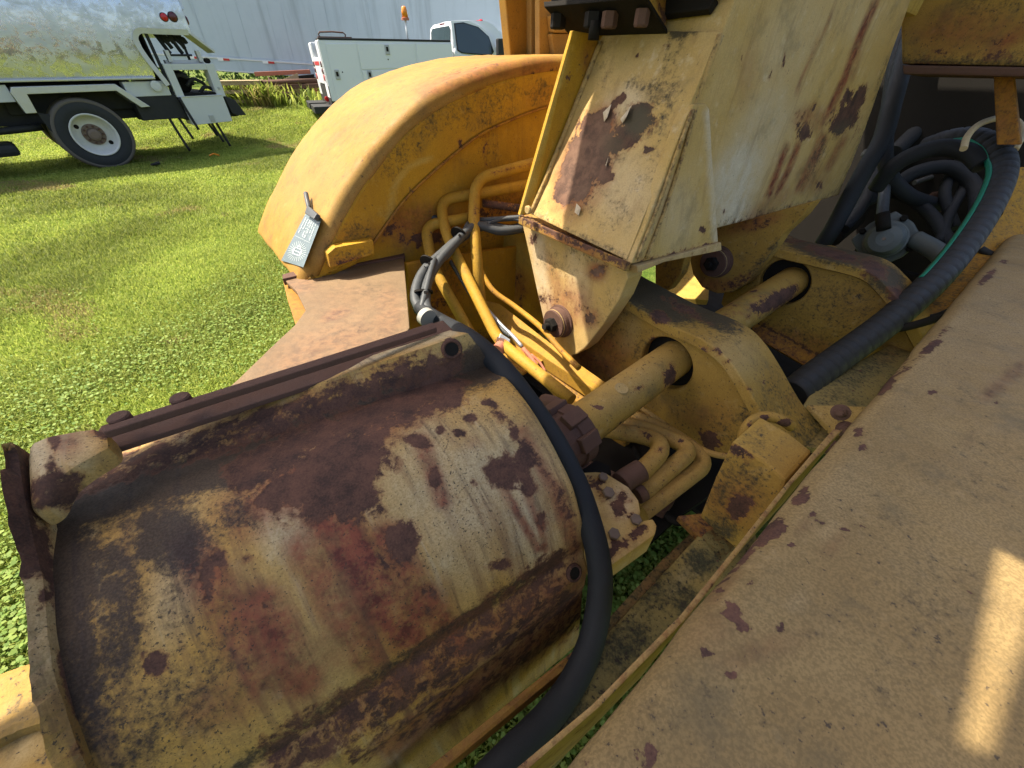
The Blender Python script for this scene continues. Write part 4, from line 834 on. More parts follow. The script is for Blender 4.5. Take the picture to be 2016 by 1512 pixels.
# ---- hitch plates with round windows and their wide top flanges
def hitch_plate(lv, hole_c, hole_r, outline, path, fl_w, th, pw, fw_, mat):
    c = on(*hole_c, 'l', lv); cl, ca, cw_ = mc(c)
    out = [mc(on(u, v, 'l', lv))[1:] for u, v in outline]; N = 120
    def hit(g):
        dx, dy = math.cos(g), math.sin(g); best = 9
        for (x0, y0), (x1, y1) in zip(out, out[1:]+out[:1]):
            x0 -= ca; x1 -= ca; y0 -= cw_; y1 -= cw_; den = dx*(y1-y0)-dy*(x1-x0)
            if abs(den) < 1e-9: continue
            t = (x0*(y1-y0)-y0*(x1-x0))/den; s = (x0*dy-y0*dx)/den
            if t > 0 and -1e-6 <= s <= 1+1e-6: best = min(best, t)
        return best
    rows = []
    for k in range(N+1):
        g = 2*math.pi*k/N; R1 = hit(g); dx, dy = math.cos(g), math.sin(g); row = [MM(lv+.030, ca+dx*hole_r, cw_+dy*hole_r), MM(lv+.004, ca+dx*hole_r, cw_+dy*hole_r)]
        for j in range(0, 13):
            r_ = hole_r+.004+(R1-hole_r-.004)*(j/12)**1.2; row.append(MM(lv, ca+dx*r_, cw_+dy*r_))
        row.append(MM(lv+.030, ca+dx*R1, cw_+dy*R1)); rows.append(row)
    o = loft('hitch_plate', rows, mat, EM, smooth=False, dent=.0008, wear=pw)
    P = resample(spline([on(u, v, 'l', lv-.022) for u, v in path], 4), 60); rows = []
    for i, p in enumerate(P):
        a = P[max(0, i-1)]; b = P[min(60, i+1)]; t = (b-a).normalized(); inn = t.cross(L).normalized()
        if inn.dot(W) > 0: inn = -inn
        r0 = [p+inn*th, p+inn*.004, p+inn*.0012+L*.0012, p+L*.004]
        rows.append(r0+[p+L*(.004+(fl_w-.004)*k/8) for k in range(1, 9)]+[p+L*fl_w+inn*th, p+inn*th])
    loft('plate_flange', rows, mat, o, smooth=False, dent=.0015, wear=fw_)
    pts = [p+((P[min(60, i+1)]-P[max(0, i-1)]).normalized().cross(L))*(th if ((P[min(60, i+1)]-P[max(0, i-1)]).cross(L)).dot(W) < 0 else -th)*1.08+L*.020 for i, p in enumerate(P)]
    tube('weld_bead', pts, .005, mat, o, 8, 1, base=(.1, .2, .6, 0))
    return o
hitch_plate(.95, (1311, 716), .082, [(1130, 560), (1215, 588), (1300, 641), (1368, 668), (1432, 716), (1472, 772), (1503, 838), (1560, 900), (1560, 960), (1430, 905), (1360, 880), (1300, 880), (1200, 830), (1120, 760), (1100, 640)],
    [(1130, 530), (1290, 625), (1365, 660), (1405, 682), (1440, 715), (1474, 768), (1512, 836), (1560, 905)], .175, .026,
    dict(rust=[(1400, 868, 18, 20, 0, .95), (1385, 862, 10, 12, 0, .9), (1290, 670, 10, 10, 0, .5), (1150, 720, 30, 30, 0, .2)], grime_shade=[(1200, 640, 40, 40, 0, .35), (1270, 690, 30, 20, 0, .55), (1440, 850, 60, 50, 0, .4), (1345, 800, 40, 20, -40, .3), (1240, 590, 40, 16, 30, .6), (1480, 840, 20, 50, -30, .6)], stain=[(1180, 700, 60, 50, 0, .55), (1390, 820, 60, 30, 0, .25)], bleach=[(1240, 660, 16, 40, 20, .5), (1225, 610, 10, 24, 30, .5)]),
    dict(rust=[(1300, 625, 18, 12, 30, .95), (1350, 610, 50, 10, 30, .6), (1385, 690, 10, 6, 20, .8), (1415, 690, 10, 5, 30, .6), (1432, 712, 8, 14, 30, .5), (1475, 770, 5, 12, 30, .5), (1500, 830, 6, 16, 0, .4), (1560, 780, 10, 12, 0, .35)], grime_shade=[(1310, 585, 80, 40, 20, 1.7), (1250, 560, 60, 34, 20, 1.7), (1385, 612, 70, 22, 20, 1.5), (1420, 640, 40, 14, 20, 1.0), (1420, 660, 50, 20, 30, .35), (1530, 790, 50, 50, 0, .42), (1600, 850, 60, 40, 0, .6)], bleach=[(1450, 700, 50, 40, 40, .5)]), P_OLD)
hitch_plate(1.70, (1543, 556), .086, [(1440, 520), (1515, 489), (1600, 511), (1700, 536), (1742, 568), (1790, 630), (1840, 720), (1760, 745), (1690, 740), (1620, 712), (1500, 655), (1420, 600)],
    [(1490, 450), (1517, 484), (1600, 505), (1700, 530), (1745, 562), (1795, 625), (1845, 715)], .19, .030,
    dict(rust=[([(1440, 610), (1540, 660), (1640, 715)], 5, .6)], grime_shade=[(1650, 600, 90, 60, 20, .40), (1580, 650, 80, 30, 20, .4)], stain=[(1600, 680, 90, 20, 20, .4)]),
    dict(rust=[(1640, 500, 60, 10, 15, .7), (1720, 530, 30, 16, 30, .8), (1770, 590, 16, 30, -30, .75), (1560, 470, 30, 10, 10, .5)], grime_shade=[(1640, 492, 100, 24, 15, 1.5), (1745, 550, 50, 30, 40, 1.2), (1580, 460, 40, 12, 0, .5)]), P_OLD)
# lower stiffener rails between the plates, foot and bracket of the near plate
slab('stiffener', [K(u, v, t) for u, v, t in [(1480, 620, 1.62), (1640, 705, 1.45), (1690, 745, 1.40), (1680, 770, 1.40), (1610, 735, 1.45), (1480, 660, 1.62)]], (W*-.03+L*.05), P_YEL, EM, .004, base=(.35, .5, .4, 0))
slab('plate_foot', [on(u, v, 'w', -.70) for u, v in [(1545, 850), (1600, 792), (1690, 762), (1770, 770), (1720, 850), (1640, 886), (1590, 880)]], W*-.02, P_MOSS, EM, .003, .02, base=(0, .1, .42, 0))
slab('foot_web', [K(u, v, t) for u, v, t in [(1590, 797, 1.0), (1690, 800, .96), (1740, 800, .94), (1690, 850, .93), (1640, 852, .96)]], V((0, 0, -.012)), P_OLD, EM, .002, base=(0, 0, .3, .4))
ped = slab('pedestal', [on(u, v, 'l', .63) for u, v in [(1442, 868), (1500, 905), (1548, 945), (1530, 1000), (1452, 1084), (1377, 1018), (1408, 940)]], L*.11, P_OLD, EM, .006, .02, wear=dict(rust=[(1455, 1000, 22, 26, 10, .95), (1470, 985, 10, 20, 0, .8), (1460, 890, 30, 10, 30, .75), (1530, 910, 24, 10, 20, .6)], grime_shade=[(1450, 960, 60, 70, 0, .58), (1420, 1040, 40, 30, 0, .8), (1500, 870, 60, 30, 20, .5)], stain=[(1440, 980, 50, 40, 0, .4)]))
tube('grab_handle', [K(1460, 885, .87), K(1465, 852, .85), (K(1482, 828, .84)), K(1510, 820, .835), K(1540, 828, .83), K(1558, 840, .835)], .0115, P_OLD, ped, 14, 8, wear=dict(rust=[(1505, 822, 12, 6, 0, .9), (1545, 832, 14, 8, 0, .9), (1475, 840, 6, 8, 0, .7)]))
slab('rail_seat', [on(u, v, 'w', -.80) for u, v in [(1335, 1015), (1385, 1010), (1450, 1075), (1420, 1110), (1380, 1060)]], W*-.02, P_OLD, EM, .003, .02, base=(.4, .4, .5, 0))

# ---- frame rails below
slab('frame_rail', [on(u, v, 'w', -.80) for u, v in [(880, 1600), (1060, 1395), (1196, 1245), (1385, 1042), (1470, 1000), (1500, 1080), (1360, 1200), (1190, 1390), (1010, 1600)]], W*-.16, P_MOSS, EM, .008, .02,
     wear=dict(grime_shade=[(1290, 1160, 60, 40, -40, .7), (1230, 1270, 50, 70, 30, .75), (1380, 1110, 40, 30, 0, .9), (1100, 1420, 60, 90, 30, .8), (1350, 1190, 40, 40, 0, .8)], rust=[(1300, 1120, 10, 8, 0, .9), (1275, 1150, 16, 8, -40, .7)], bleach=[(1340, 1140, 50, 14, -40, .5)]))
slab('frame_rail', [on(u, v, 'w', -.90) for u, v in [(1080, 1360), (1200, 1215), (1300, 1105), (1380, 1030), (1400, 1045), (1310, 1130), (1200, 1260), (1090, 1400)]], W*-.08, P_MOSS, EM, .004, .03, base=(0, .35, .5, 0))
slab('edge_plate', [on(u, v, 'w', -.47) for u, v in [(930, 1600), (1005, 1522), (1165, 1388), (1342, 1208), (1448, 1078), (1548, 952), (1640, 845), (1660, 845), (1560, 952), (1458, 1084), (1352, 1218), (1180, 1392), (1026, 1526), (960, 1600)]], W*-.22, P_OLD, EM, .002, .03, base=(.22, .2, .2, .6))
slab('added_underplate', [MM(-.3, -1.1, -1.08), MM(.95, -1.1, -1.08), MM(.95, -.29, -1.08), MM(-.3, -.29, -1.08)], W*-.02, P_DARK, EM, 0)  # added to keep the sun off the grass below the valve gap
slab('added_underplate', [MM(.9, -1.15, -1.02), MM(3.2, -1.15, -1.02), MM(3.2, -.02, -1.02), MM(.9, -.02, -1.02)], W*-.02, P_DARK, EM, 0)  # added dark sheet closing the dark void below the hitch

# ---- near side panel: broad sheet with a rolled edge, right in front of the lens
def panel_pt(l, s):
    # s: metres from the rolled edge across the panel
    r_ = .028
    if s < r_*1.57:
        g = s/r_; return MM(l, .000+r_*(1-math.cos(g)) if False else -.004+r_-r_*math.cos(g), -.418-r_+r_*math.sin(g))
    x = s-r_*1.57; return MM(l, -.004+r_+x, -.418+.012*math.sin(min(1, x/.55)*1.5)-.05*max(0, x-.35)**2)
ss_ = [r*.028*1.57/6 for r in range(7)]+[.044+.76*(k/70) for k in range(1, 71)]
ls_ = [-.45+k*.012 for k in range(0, 100)]+[.75+k*.03 for k in range(0, 66)]
rows = [[panel_pt(l, s) for s in ss_] for l in ls_]
pw = dict(rust=[([(1510, 1050), (1524, 1040)], 12, .95), (1532, 1040, 16, 20, 30, .95), (1500, 1065, 16, 12, -30, .9), (1467, 1095, 10, 24, 40, .9), (1438, 1133, 9, 14, 30, .9), (1415, 1160, 12, 12, 0, .85), (1443, 1205, 28, 13, 50, .95), (1465, 1228, 12, 22, -20, .9), (1605, 1018, 13, 15, 0, .95), (1553, 1076, 10, 8, 10, .9), (1662, 1044, 8, 15, -20, .85), (1694, 1038, 6, 9, 0, .7), (1480, 1148, 6, 10, 10, .8), (1392, 1283, 18, 13, 0, .9), (1541, 1245, 12, 22, -20, .9), (1477, 1292, 22, 9, 35, .7), (1440, 1330, 9, 7, 0, .8), (1390, 1362, 5, 6, 0, .7), (1275, 1480, 22, 34, 20, .9), (1165, 1495, 16, 14, 0, .9), (1470, 1440, 7, 7, 0, .7), (1830, 685, 30, 9, -40, .85), (1780, 725, 22, 12, -40, .55), (1740, 760, 28, 14, -45, .92), (1770, 720, 40, 8, -40, .4), (1690, 850, 14, 10, -40, .85), (1860, 650, 16, 8, -30, .6), (1945, 545, 26, 8, -40, .75), (1975, 515, 8, 5, 0, .8), (1838, 775, 6, 7, 0, .8), (1905, 1160, 4, 4, 0, .8), (1893, 1230, 5, 5, 0, .7), (1640, 870, 20, 8, -45, .7), (1582, 975, 14, 22, 35, .85), (1560, 990, 6, 20, 40, .7), (1960, 790, 10, 6, 0, .5), (1700, 880, 9, 14, 30, .7), (1486, 1412, 6, 8, 0, .7), (1586, 1420, 6, 6, 0, .7)],
          stain=[(1400, 1240, 60, 40, -30, .35), (1500, 1280, 90, 22, -20, .5), (1650, 1070, 30, 12, -40, .5), (1590, 1035, 26, 12, -40, .45), ([(1440, 1130), (1400, 1180)], 14, .55), ([(2016, 720), (1940, 780)], 12, .7), (1900, 870, 16, 6, -40, .5), (1900, 1140, 16, 5, 10, .3)],
          grime_shade=[(1900, 775, 25, 25, 0, .35), (1900, 780, 10, 8, 0, .4), (1680, 1440, 10, 8, 0, .5), (1490, 1420, 9, 9, 0, .6), (1800, 1250, 160, 200, 0, .26), (1940, 920, 90, 90, 0, .26), (1550, 1220, 20, 8, 60, .5), ([(1595, 1290), (1605, 1230)], 4, .5), ([(1810, 1030), (1850, 1115)], 4, .45), (1300, 1420, 130, 60, -30, .25), (1750, 1000, 90, 90, 0, .22)],
          bleach=[([(1340, 1215), (1450, 1090), (1560, 975), (1700, 830), (1900, 620)], 10, .8), (1850, 650, 110, 80, -40, .5), (1620, 960, 80, 90, 0, .4), ([(1560, 1200), (1640, 1030)], 5, .8), ([(1600, 1360), (1650, 1230)], 6, .7), (1960, 620, 60, 70, 0, .5), (1700, 760, 30, 60, 45, .4)])
loft('side_panel', rows, P_PANEL, EM, solid_t=.006, smooth=True, dent=.003, wear=pw)
for u, v, r_ in ((1665, 845, .011), (1655, 812, .011), (1635, 880, .010)):
    bolt(K(u, v, .80), (-L*.8+W*.4).normalized(), r_, P_RUST, EM)
    tube('stud', [K(u, v, .80), K(u, v, .80)+(-L*.8+W*.4)*.03], r_*.55, P_RUST, EM, 10, 1)

# ---- pipes
yp = dict(base=None)
def pipe(pts, r, wear=None, base=(.12, .05, .05, .2), mat=None, seg=16):
    return tube('hydraulic_pipe', [K(*p) for p in pts], r, mat or P_YEL, EM, seg, 8, wear=wear, base=base)
def bent(pts, r, rad, **k):
    P = fillet([K(*p) for p in pts], rad); mat = k.pop('mat', None) or P_YEL
    return tube('hydraulic_pipe', P, r, mat, EM, 16, 1, base=k.pop('base', (.12, .05, .05, .2)), **k)
bent([(930, 428, 1.392), (836, 444, 1.378), (852, 525, 1.362), (955, 708, 1.29)], .0190, .050)
bent([(1070, 358, 1.43), (866, 394, 1.385), (878, 462, 1.365), (982, 672, 1.262), (1060, 735, 1.17), (1125, 788, 1.09)], .0190, .055, wear=dict(rust=[(985, 670, 12, 10, 0, .7)], bleach=[(1020, 700, 30, 30, 0, .3)]))
bent([(1090, 312, 1.42), (936, 352, 1.372), (932, 430, 1.364), (947, 610, 1.35)], .0200, .060, wear=dict(rust=[(1000, 333, 40, 7, -15, .6), (935, 420, 5, 40, 0, .42)]))
pipe([(940, 500, 1.36), (948, 535, 1.36), (972, 573, 1.35), (1013, 603, 1.33), (1063, 643, 1.28), (1105, 690, 1.23), (1140, 725, 1.18)], .0095, base=(.2, .2, .1, 0))
pipe([(950, 400, 1.42), (1040, 412, 1.42), (1100, 415, 1.43)], .014, base=(.6, .5, .3, 0))
ub = dict(rust=[(1275, 857, 10, 6, 20, .8), (1280, 905, 7, 5, 0, .8), (1300, 885, 6, 8, 0, .5), (1340, 905, 8, 6, 0, .7), (1320, 930, 8, 5, 0, .6), (1340, 868, 6, 5, 0, .7), (1310, 960, 9, 6, -30, .6)])
bent([(1150, 838, 1.14), (1324, 868, 1.01), (1235, 957, .92)], .0235, .088, wear=ub, mat=P_OLD)
bent([(1170, 818, 1.18), (1290, 850, 1.08), (1366, 884, 1.03), (1245, 985, .92)], .0225, .088, wear=ub, mat=P_OLD)
bent([(1225, 812, 1.18), (1320, 852, 1.10), (1398, 908, 1.04), (1262, 1010, .92)], .0220, .088, wear=ub, mat=P_OLD)
pipe([(1230, 785, 1.22), (1267, 807, 1.17), (1333, 853, 1.10), (1383, 886, 1.05), (1428, 898, 1.02), (1450, 890, 1.02)], .0088, mat=P_OLD)
pipe([(1250, 880, 1.2), (1310, 1010, 1.05), (1360, 1030, 1.0)], .010, mat=P_DARK)
slab('dark_gap_plate', [on(u, v, 'w', -.93) for u, v in [(1060, 800), (1300, 880), (1420, 960), (1345, 1010), (1262, 1085), (1215, 1030), (1130, 940)]], W*-.02, P_DARK, EM, 0)  # dark sheet added to darken the gap under the bent pipes
slab('under_rib', [on(u, v, 'w', -.90) for u, v in [(1150, 900), (1330, 985), (1310, 1010), (1140, 925)]], W*-.03, P_RUST, EM, .003)
bm = bmesh.new(); tube_bm(bm, [K(1222, 952, .885), K(1238, 940, .895), K(1262, 926, .905)], .0265, 18, 4); from_bm(bm, 'pipe_collar', P_RUST, EM)
bm = bmesh.new(); tube_bm(bm, [K(1254, 976, .895), K(1268, 968, .90)], .020, 18, 2); from_bm(bm, 'pipe_collar', P_RUST, EM)
# valve block with its bolts
vb = slab('valve_block', [on(u, v, 'w', -.70) for u, v in [(1130, 930), (1172, 928), (1192, 930), (1238, 958), (1258, 985), (1262, 1008), (1250, 1028), (1286, 1020), (1294, 1035), (1290, 1052), (1200, 1116), (1170, 1110), (1140, 1020)]], W*-.07, P_BEAM, EM, .006, .02,
    wear=dict(rust=[([(1200, 1090), (1270, 1042)], 12, .75), (1160, 950, 30, 16, 0, .6), (1215, 1000, 14, 24, 0, .8), (1225, 970, 30, 8, 30, .5), (1192, 975, 16, 14, 0, .6), (1245, 1020, 14, 12, 0, .6), (1210, 1062, 16, 12, 0, .6), (1185, 945, 20, 10, 20, .6)], bleach=[(1225, 985, 30, 40, 0, .4)]))
for u, v, r_ in ((1186, 941, .0095), (1196, 972, .0115), (1250, 1025, .0105), (1207, 1053, .0105)):
    bolt(on(u, v, 'w', -.697), (W*.9+A*.2).normalized(), r_*1.15, P_BOLT, vb, washer=False)
slab('valve_top', [on(u, v, 'w', -.74) for u, v in [(1145, 925), (1172, 905), (1200, 915), (1205, 932), (1170, 940)]], W*-.05, P_DARK, vb, .004)
slab('bracket_and_speck', [on(u, v, 'w', -.78) for u, v in [(1020, 660), (1075, 668), (1098, 690), (1030, 735), (985, 700)]], W*-.01, P_YEL, EM, .002, base=(.2, .3, 0, .2))
for u, v in ((1020, 655), (1015, 695), (1042, 690)):
    bolt(on(u, v, 'w', -.778), W, .0085, P_RED, EM)
tube('control_rod', [K(952, 600, 1.37), K(985, 638, 1.33), K(1010, 662, 1.29), K(1028, 683, 1.27)], .0065, P_GALV, EM, 10, 4)
tube('clevis_rod', [K(1030, 686, 1.26), K(1046, 705, 1.24), K(1060, 728, 1.22), K(1068, 742, 1.21)], .0075, P_RED, EM, 10, 4)
for s in (-1, 1): tube('clevis_fork', [K(1040, 700, 1.235)+L*.012*s, K(1056, 716, 1.225)+L*.014*s, K(1070, 735, 1.215)+L*.010*s], .0042, P_RED, EM, 8, 4)
bm = bmesh.new(); tube_bm(bm, [K(980, 690, 1.235), K(994, 674, 1.26)], .021, 16, 2); from_bm(bm, 'pipe_collar', P_RED, EM)
slab('galvanised_clip', [K(u, v, 1.24) for u, v in [(985, 655), (1005, 668), (1000, 682), (978, 672)]], W*-.02, P_GALV, EM, .003)
# ---- lit frame web behind the pin bracket, and the long rails under it
slab('frame_web', [on(u, v, 'l', 1.02) for u, v in [(948, 452), (1030, 436), (1150, 470), (1160, 640), (1075, 650), (1000, 610), (962, 575)]], L*.03, P_YEL, EM, .004, .03, wear=dict(rust=[(1015, 545, 14, 26, 10, .45), (1025, 590, 10, 30, 20, .4)], bleach=[(1000, 500, 60, 60, 0, .7)], stain=[(1020, 560, 20, 30, 0, .6)]))
slab('frame_rail', [K(u, v, t) for u, v, t in [(955, 590, 1.50), (985, 598, 1.48), (1100, 688, 1.36), (1260, 800, 1.22), (1245, 815, 1.20), (1085, 712, 1.34), (960, 625, 1.48)]], W*-.05, P_YEL, EM, .004, .04, base=(.1, .2, .1, .2))
slab('frame_rail', [K(u, v, t) for u, v, t in [(1000, 640, 1.50), (1120, 742, 1.36), (1250, 850, 1.24), (1235, 862, 1.23), (1100, 765, 1.34), (990, 660, 1.48)]], W*-.05, P_YEL, EM, .004, .04, base=(.2, .3, .5, 0))

# ---- hoses
def hose(pts, r, mat=None, seg=16, name='hydraulic_hose', **k): return tube(name, pts, r, mat or P_RUB, EM, seg, 8, **k)
hose([K(826, 606, 1.16), K(850, 622, 1.13), K(882, 640, 1.10)]+[on(u, v, 'l', .385) for u, v in [(925, 668), (985, 722), (1042, 795), (1092, 870)]]+[K(1133, 950, .712), K(1160, 1025, .702), K(1178, 1100, .692), K(1181, 1170, .680), K(1165, 1260, .660), K(1130, 1340, .632), K(1080, 1410, .60), K(1010, 1482, .56), K(950, 1545, .53), K(900, 1600, .50)], .0222, seg=20)
h2 = hose([K(1045, 440, 1.42), K(1005, 452, 1.40), K(950, 445, 1.38), K(905, 470, 1.34), K(870, 500, 1.30), K(838, 530, 1.26), K(822, 560, 1.22), K(818, 590, 1.18), K(828, 612, 1.15)], .0165, P_GREY, name='conduit')
hose([K(1030, 450, 1.40), K(985, 455, 1.38), K(935, 445, 1.36), K(895, 480, 1.31), K(860, 520, 1.26), K(841, 560, 1.21), K(838, 595, 1.16), K(845, 618, 1.13)], .0150, P_GREY, name='conduit')
hose([K(922, 440, 1.36), K(905, 470, 1.32), K(880, 505, 1.29), K(850, 520, 1.25), K(838, 528, 1.24)], .0085, P_GREY, name='cable')
hose([K(855, 510, 1.25), K(845, 545, 1.2), K(834, 590, 1.15), K(830, 606, 1.14)], .0095, P_GREY, name='cable')
ct = hose([K(800, 415, 1.42), K(830, 424, 1.41), K(880, 431, 1.40), K(950, 433, 1.39), K(1030, 428, 1.38)], .0095, P_GREY, name='cut_cable')
lathe('cut_end', K(800, 415, 1.42), (K(800, 415, 1.42)-K(830, 424, 1.41)), [(0, .0085), (.0015, .0065)], P_CUT, ct, 14)
hose([K(960, 440, 1.37), K(1000, 430, 1.38), K(1030, 436, 1.38)], .006, P_GREY, name='cable')
hose([K(880, 385, 1.75), K(905, 355, 1.72), (K(945, 338, 1.7)), K(1000, 333, 1.7), K(1060, 325, 1.7)], .008, P_RUB, name='cable')
tube('spiral_sleeve', [K(878, 500, 1.45), K(905, 545, 1.42), K(930, 585, 1.39), K(960, 620, 1.35), K(990, 650, 1.31), K(1005, 662, 1.3)], .0075, P_GREY, EM, 10, 10, rib=.12, ribn=50)
for u, v, t in ((903, 461, 1.335), (843, 517, 1.255), (834, 575, 1.185)):
    c = K(u, v, t); ax = (K(u-18, v+26, t-.03)-K(u+18, v-26, t+.03)).normalized() if v < 570 else (K(u+2, v+20, t)-K(u, v-20, t)).normalized()
    z_ = lathe('zip_tie', c-ax*.003, ax, [(0, .0268), (0, .0288), (.006, .0288), (.006, .0268)], P_DARK, EM, 24)
    box('tie_head', c-(c-CAM).normalized()*.030-ax*.004, ax*.010, ax.cross(c-CAM).normalized()*.009, (c-CAM).normalized()*-.008, P_DARK, z_, .001)
lathe('hose_clip', K(836, 622, 1.10), (K(870, 640, 1.09)-K(836, 615, 1.13)).normalized(), [(0, .0235), (0, .0265), (.018, .0265), (.018, .0235)], P_CUT, EM, 26)
# ribbed suction hose with its green tracer
rp = [K(1560, 775, 1.10), K(1600, 742, 1.13), K(1665, 695, 1.17), K(1755, 628, 1.22), K(1845, 546, 1.28), K(1912, 462, 1.34), K(1957, 385, 1.40), K(1973, 330, 1.45), K(1956, 292, 1.50), K(1915, 274, 1.56), K(1870, 276, 1.62), K(1820, 292, 1.70)]
rh = tube('suction_hose', rp, .0415, P_RUB2, EM, 22, 8, rib=.10, ribn=46)
gp = spline(rp, 8); bm = bmesh.new()
for i in range(22, len(gp)-6):
    pass
gr = []
for i in range(30, len(gp)-4):
    t_ = (gp[i+1]-gp[i-1]).normalized(); vw = (CAM-gp[i]); vw = (vw-t_*vw.dot(t_)).normalized(); sd = t_.cross(vw).normalized()
    inn = K(1850, 400, 1.5)-gp[i]; sd = sd if sd.dot(inn) > 0 else -sd
    g0 = math.radians(52-40*max(0, min(1, (i-58)/14))); wq = math.radians(9+7*min(1, (i-30)/25))
    gr.append([gp[i]+(vw*math.cos(g0+x)+sd*math.sin(g0+x))*.0436 for x in (-wq, -wq/2, 0, wq/2, wq)])
loft('hose_stripe', gr, P_GRN, rh, solid_t=.001)
hose([K(1935, 325, 1.50), K(1905, 300, 1.54), K(1850, 291, 1.60), K(1790, 308, 1.66), K(1752, 335, 1.72), K(1725, 370, 1.8)], .032, seg=18)
hose([K(1860, -60, 1.75), K(1815, 20, 1.72), K(1783, 110, 1.70), K(1757, 200, 1.70), K(1738, 270, 1.72), K(1705, 330, 1.75), K(1672, 390, 1.80), K(1640, 450, 1.85), K(1620, 480, 1.9)], .036, seg=18)
hose([K(1830, -60, 1.80), K(1790, 30, 1.78), K(1765, 120, 1.76), K(1748, 230, 1.78), K(1742, 300, 1.8), K(1752, 345, 1.82), K(1790, 385, 1.85), K(1850, 405, 1.9)], .030, seg=18)
hose([K(1740, 300, 1.9), K(1742, 360, 1.85), K(1738, 410, 1.8), K(1735, 440, 1.72)], .022, P_GREY)
hose([K(1900, 500, 1.62), (K(1860, 520, 1.62)), K(1830, 540, 1.6), K(1820, 590, 1.55)], .02)
hose([K(1760, 640, 1.35), K(1800, 632, 1.32), K(1850, 622, 1.28), K(1900, 600, 1.25)], .013, P_RUB)
hose([K(1930, 490, 1.5), K(1955, 505, 1.48), K(1990, 525, 1.46)], .013, P_RUB)
tube('ivory_pipe', [K(1897, 293, 1.40), K(1905, 268, 1.42), (K(1928, 245, 1.44)), K(1965, 233, 1.46), K(2000, 238, 1.48), K(2013, 262, 1.46), K(1998, 295, 1.44)], .0105, P_IVORY, EM, 14, 8)
# ---- pump, bulkhead and the dark bay behind
pax = (ray(1745, 462)*-.55+L*-.35+W*.12).normalized(); pc = K(1742, 470, 1.70)
pm = lathe('hydraulic_pump', pc-pax*.10, pax, [(-.18, .085), (-.06, .085), (-.05, .075), (0, .078), (.055, .078), (.060, .070), (.085, .068), (.105, .056), (.112, .030)], P_PUMP, EM, 28)
for g in range(4):
    e1 = pax.orthogonal().normalized(); e2 = pax.cross(e1); q = pc-pax*.11+(e1*math.cos(.6+g*math.pi/2)+e2*math.sin(.6+g*math.pi/2))*.098
    lathe('bolt', q, pax, [(-.03, .014), (.02, .014), (.024, .011)], P_DARK, pm, 6)
e1 = pax.orthogonal().normalized(); e2 = pax.cross(e1)
slab('pump_flange', [pc-pax*.16+(e1*math.cos(g*math.pi/4+.2)+e2*math.sin(g*math.pi/4+.2))*(.125 if g % 2 else .105) for g in range(8)], pax*.03, P_PUMP, pm, .008)
bm = bmesh.new(); tube_bm(bm, [K(1737, 420, 1.64), K(1740, 452, 1.64)], .024, 16, 2); from_bm(bm, 'pump_port', P_DARK, pm)
lathe('bolt', K(1740, 470, 1.58), pax, [(-.03, .006), (.004, .006)], P_BOLT, pm, 8)
for pts, r_, m_p in (([(1800, 470, 1.7), (1850, 500, 1.62), (1870, 540, 1.55)], .035, P_PUMP), ([(1690, 520, 1.9), (1760, 540, 1.8), (1830, 560, 1.7)], .03, P_DARK), ([(1880, 330, 1.9), (1860, 380, 1.85), (1880, 450, 1.8)], .022, P_RUB), ([(1700, 300, 2.1), (1780, 330, 2.1), (1880, 310, 2.2), (1950, 330, 2.1)], .018, P_GREY), ([(1760, 250, 2.3), (1850, 230, 2.3), (1950, 200, 2.4)], .03, P_GREY), ([(1800, 360, 2.0), (1850, 345, 2.0), (1900, 350, 2.0)], .012, P_GREY)):
    hose([K(*p) for p in pts], r_, m_p, name='bay_hose')
for pts, r_ in (([(1745, 380, 1.95), (1800, 340, 1.9), (1870, 330, 1.85), (1920, 370, 1.8), (1925, 430, 1.72)], .030), ([(1760, 300, 2.0), (1820, 250, 2.0), (1900, 240, 2.0), (1970, 270, 1.9)], .036), ([(1700, 400, 2.0), (1760, 380, 1.95), (1830, 420, 1.85), (1880, 500, 1.7)], .026), ([(1780, 200, 2.2), (1860, 210, 2.2), (1940, 190, 2.3)], .045), ([(1660, 450, 1.95), (1700, 400, 1.95), (1730, 330, 2.0), (1790, 270, 2.1)], .028), ([(1850, 480, 1.75), (1870, 420, 1.8), (1900, 360, 1.85), (1890, 310, 1.9)], .020)):
    hose([K(*p) for p in pts], r_, P_RUB, name='bay_hose')
for u, v, t, r_ in ((1842, 398, 1.95, .05), (1800, 300, 2.2, .08), (1905, 215, 2.3, .07), (1715, 470, 2.05, .05)):
    c = K(u, v, t); lathe('pipe_union', c, (CAM-c).normalized()*.6+L*-.5+W*.3, [(-.08, r_), (.02, r_), (.025, r_*.8), (.05, r_*.75), (.055, r_*.4)], P_RUST, EM, 8)
slab('engine_block', [K(u, v, 2.15) for u, v in [(1780, 360), (1850, 330), (1940, 350), (1950, 430), (1860, 470), (1790, 440)]], L*.25, P_RUST, EM, .02, base=None)
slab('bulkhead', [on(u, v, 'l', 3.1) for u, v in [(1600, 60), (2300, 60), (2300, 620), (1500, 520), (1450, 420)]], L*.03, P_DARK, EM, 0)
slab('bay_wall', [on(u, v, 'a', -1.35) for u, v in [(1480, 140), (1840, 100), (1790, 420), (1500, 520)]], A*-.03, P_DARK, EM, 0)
bw = dict(rust=[([(1790, 132), (1900, 140), (2050, 148)], 10, .85), (1990, 60, 22, 12, -60, .9), (1930, 20, 14, 30, 20, .5), (1850, 100, 20, 16, 0, .5), (1960, 110, 40, 14, 0, .5)], stain=[(1900, 60, 100, 40, 0, .5), ([(1995, 60), (1970, 110)], 8, .8)], grime_shade=[(1950, 10, 80, 30, 0, .5), ([(1780, 120), (2040, 130)], 16, .7)])
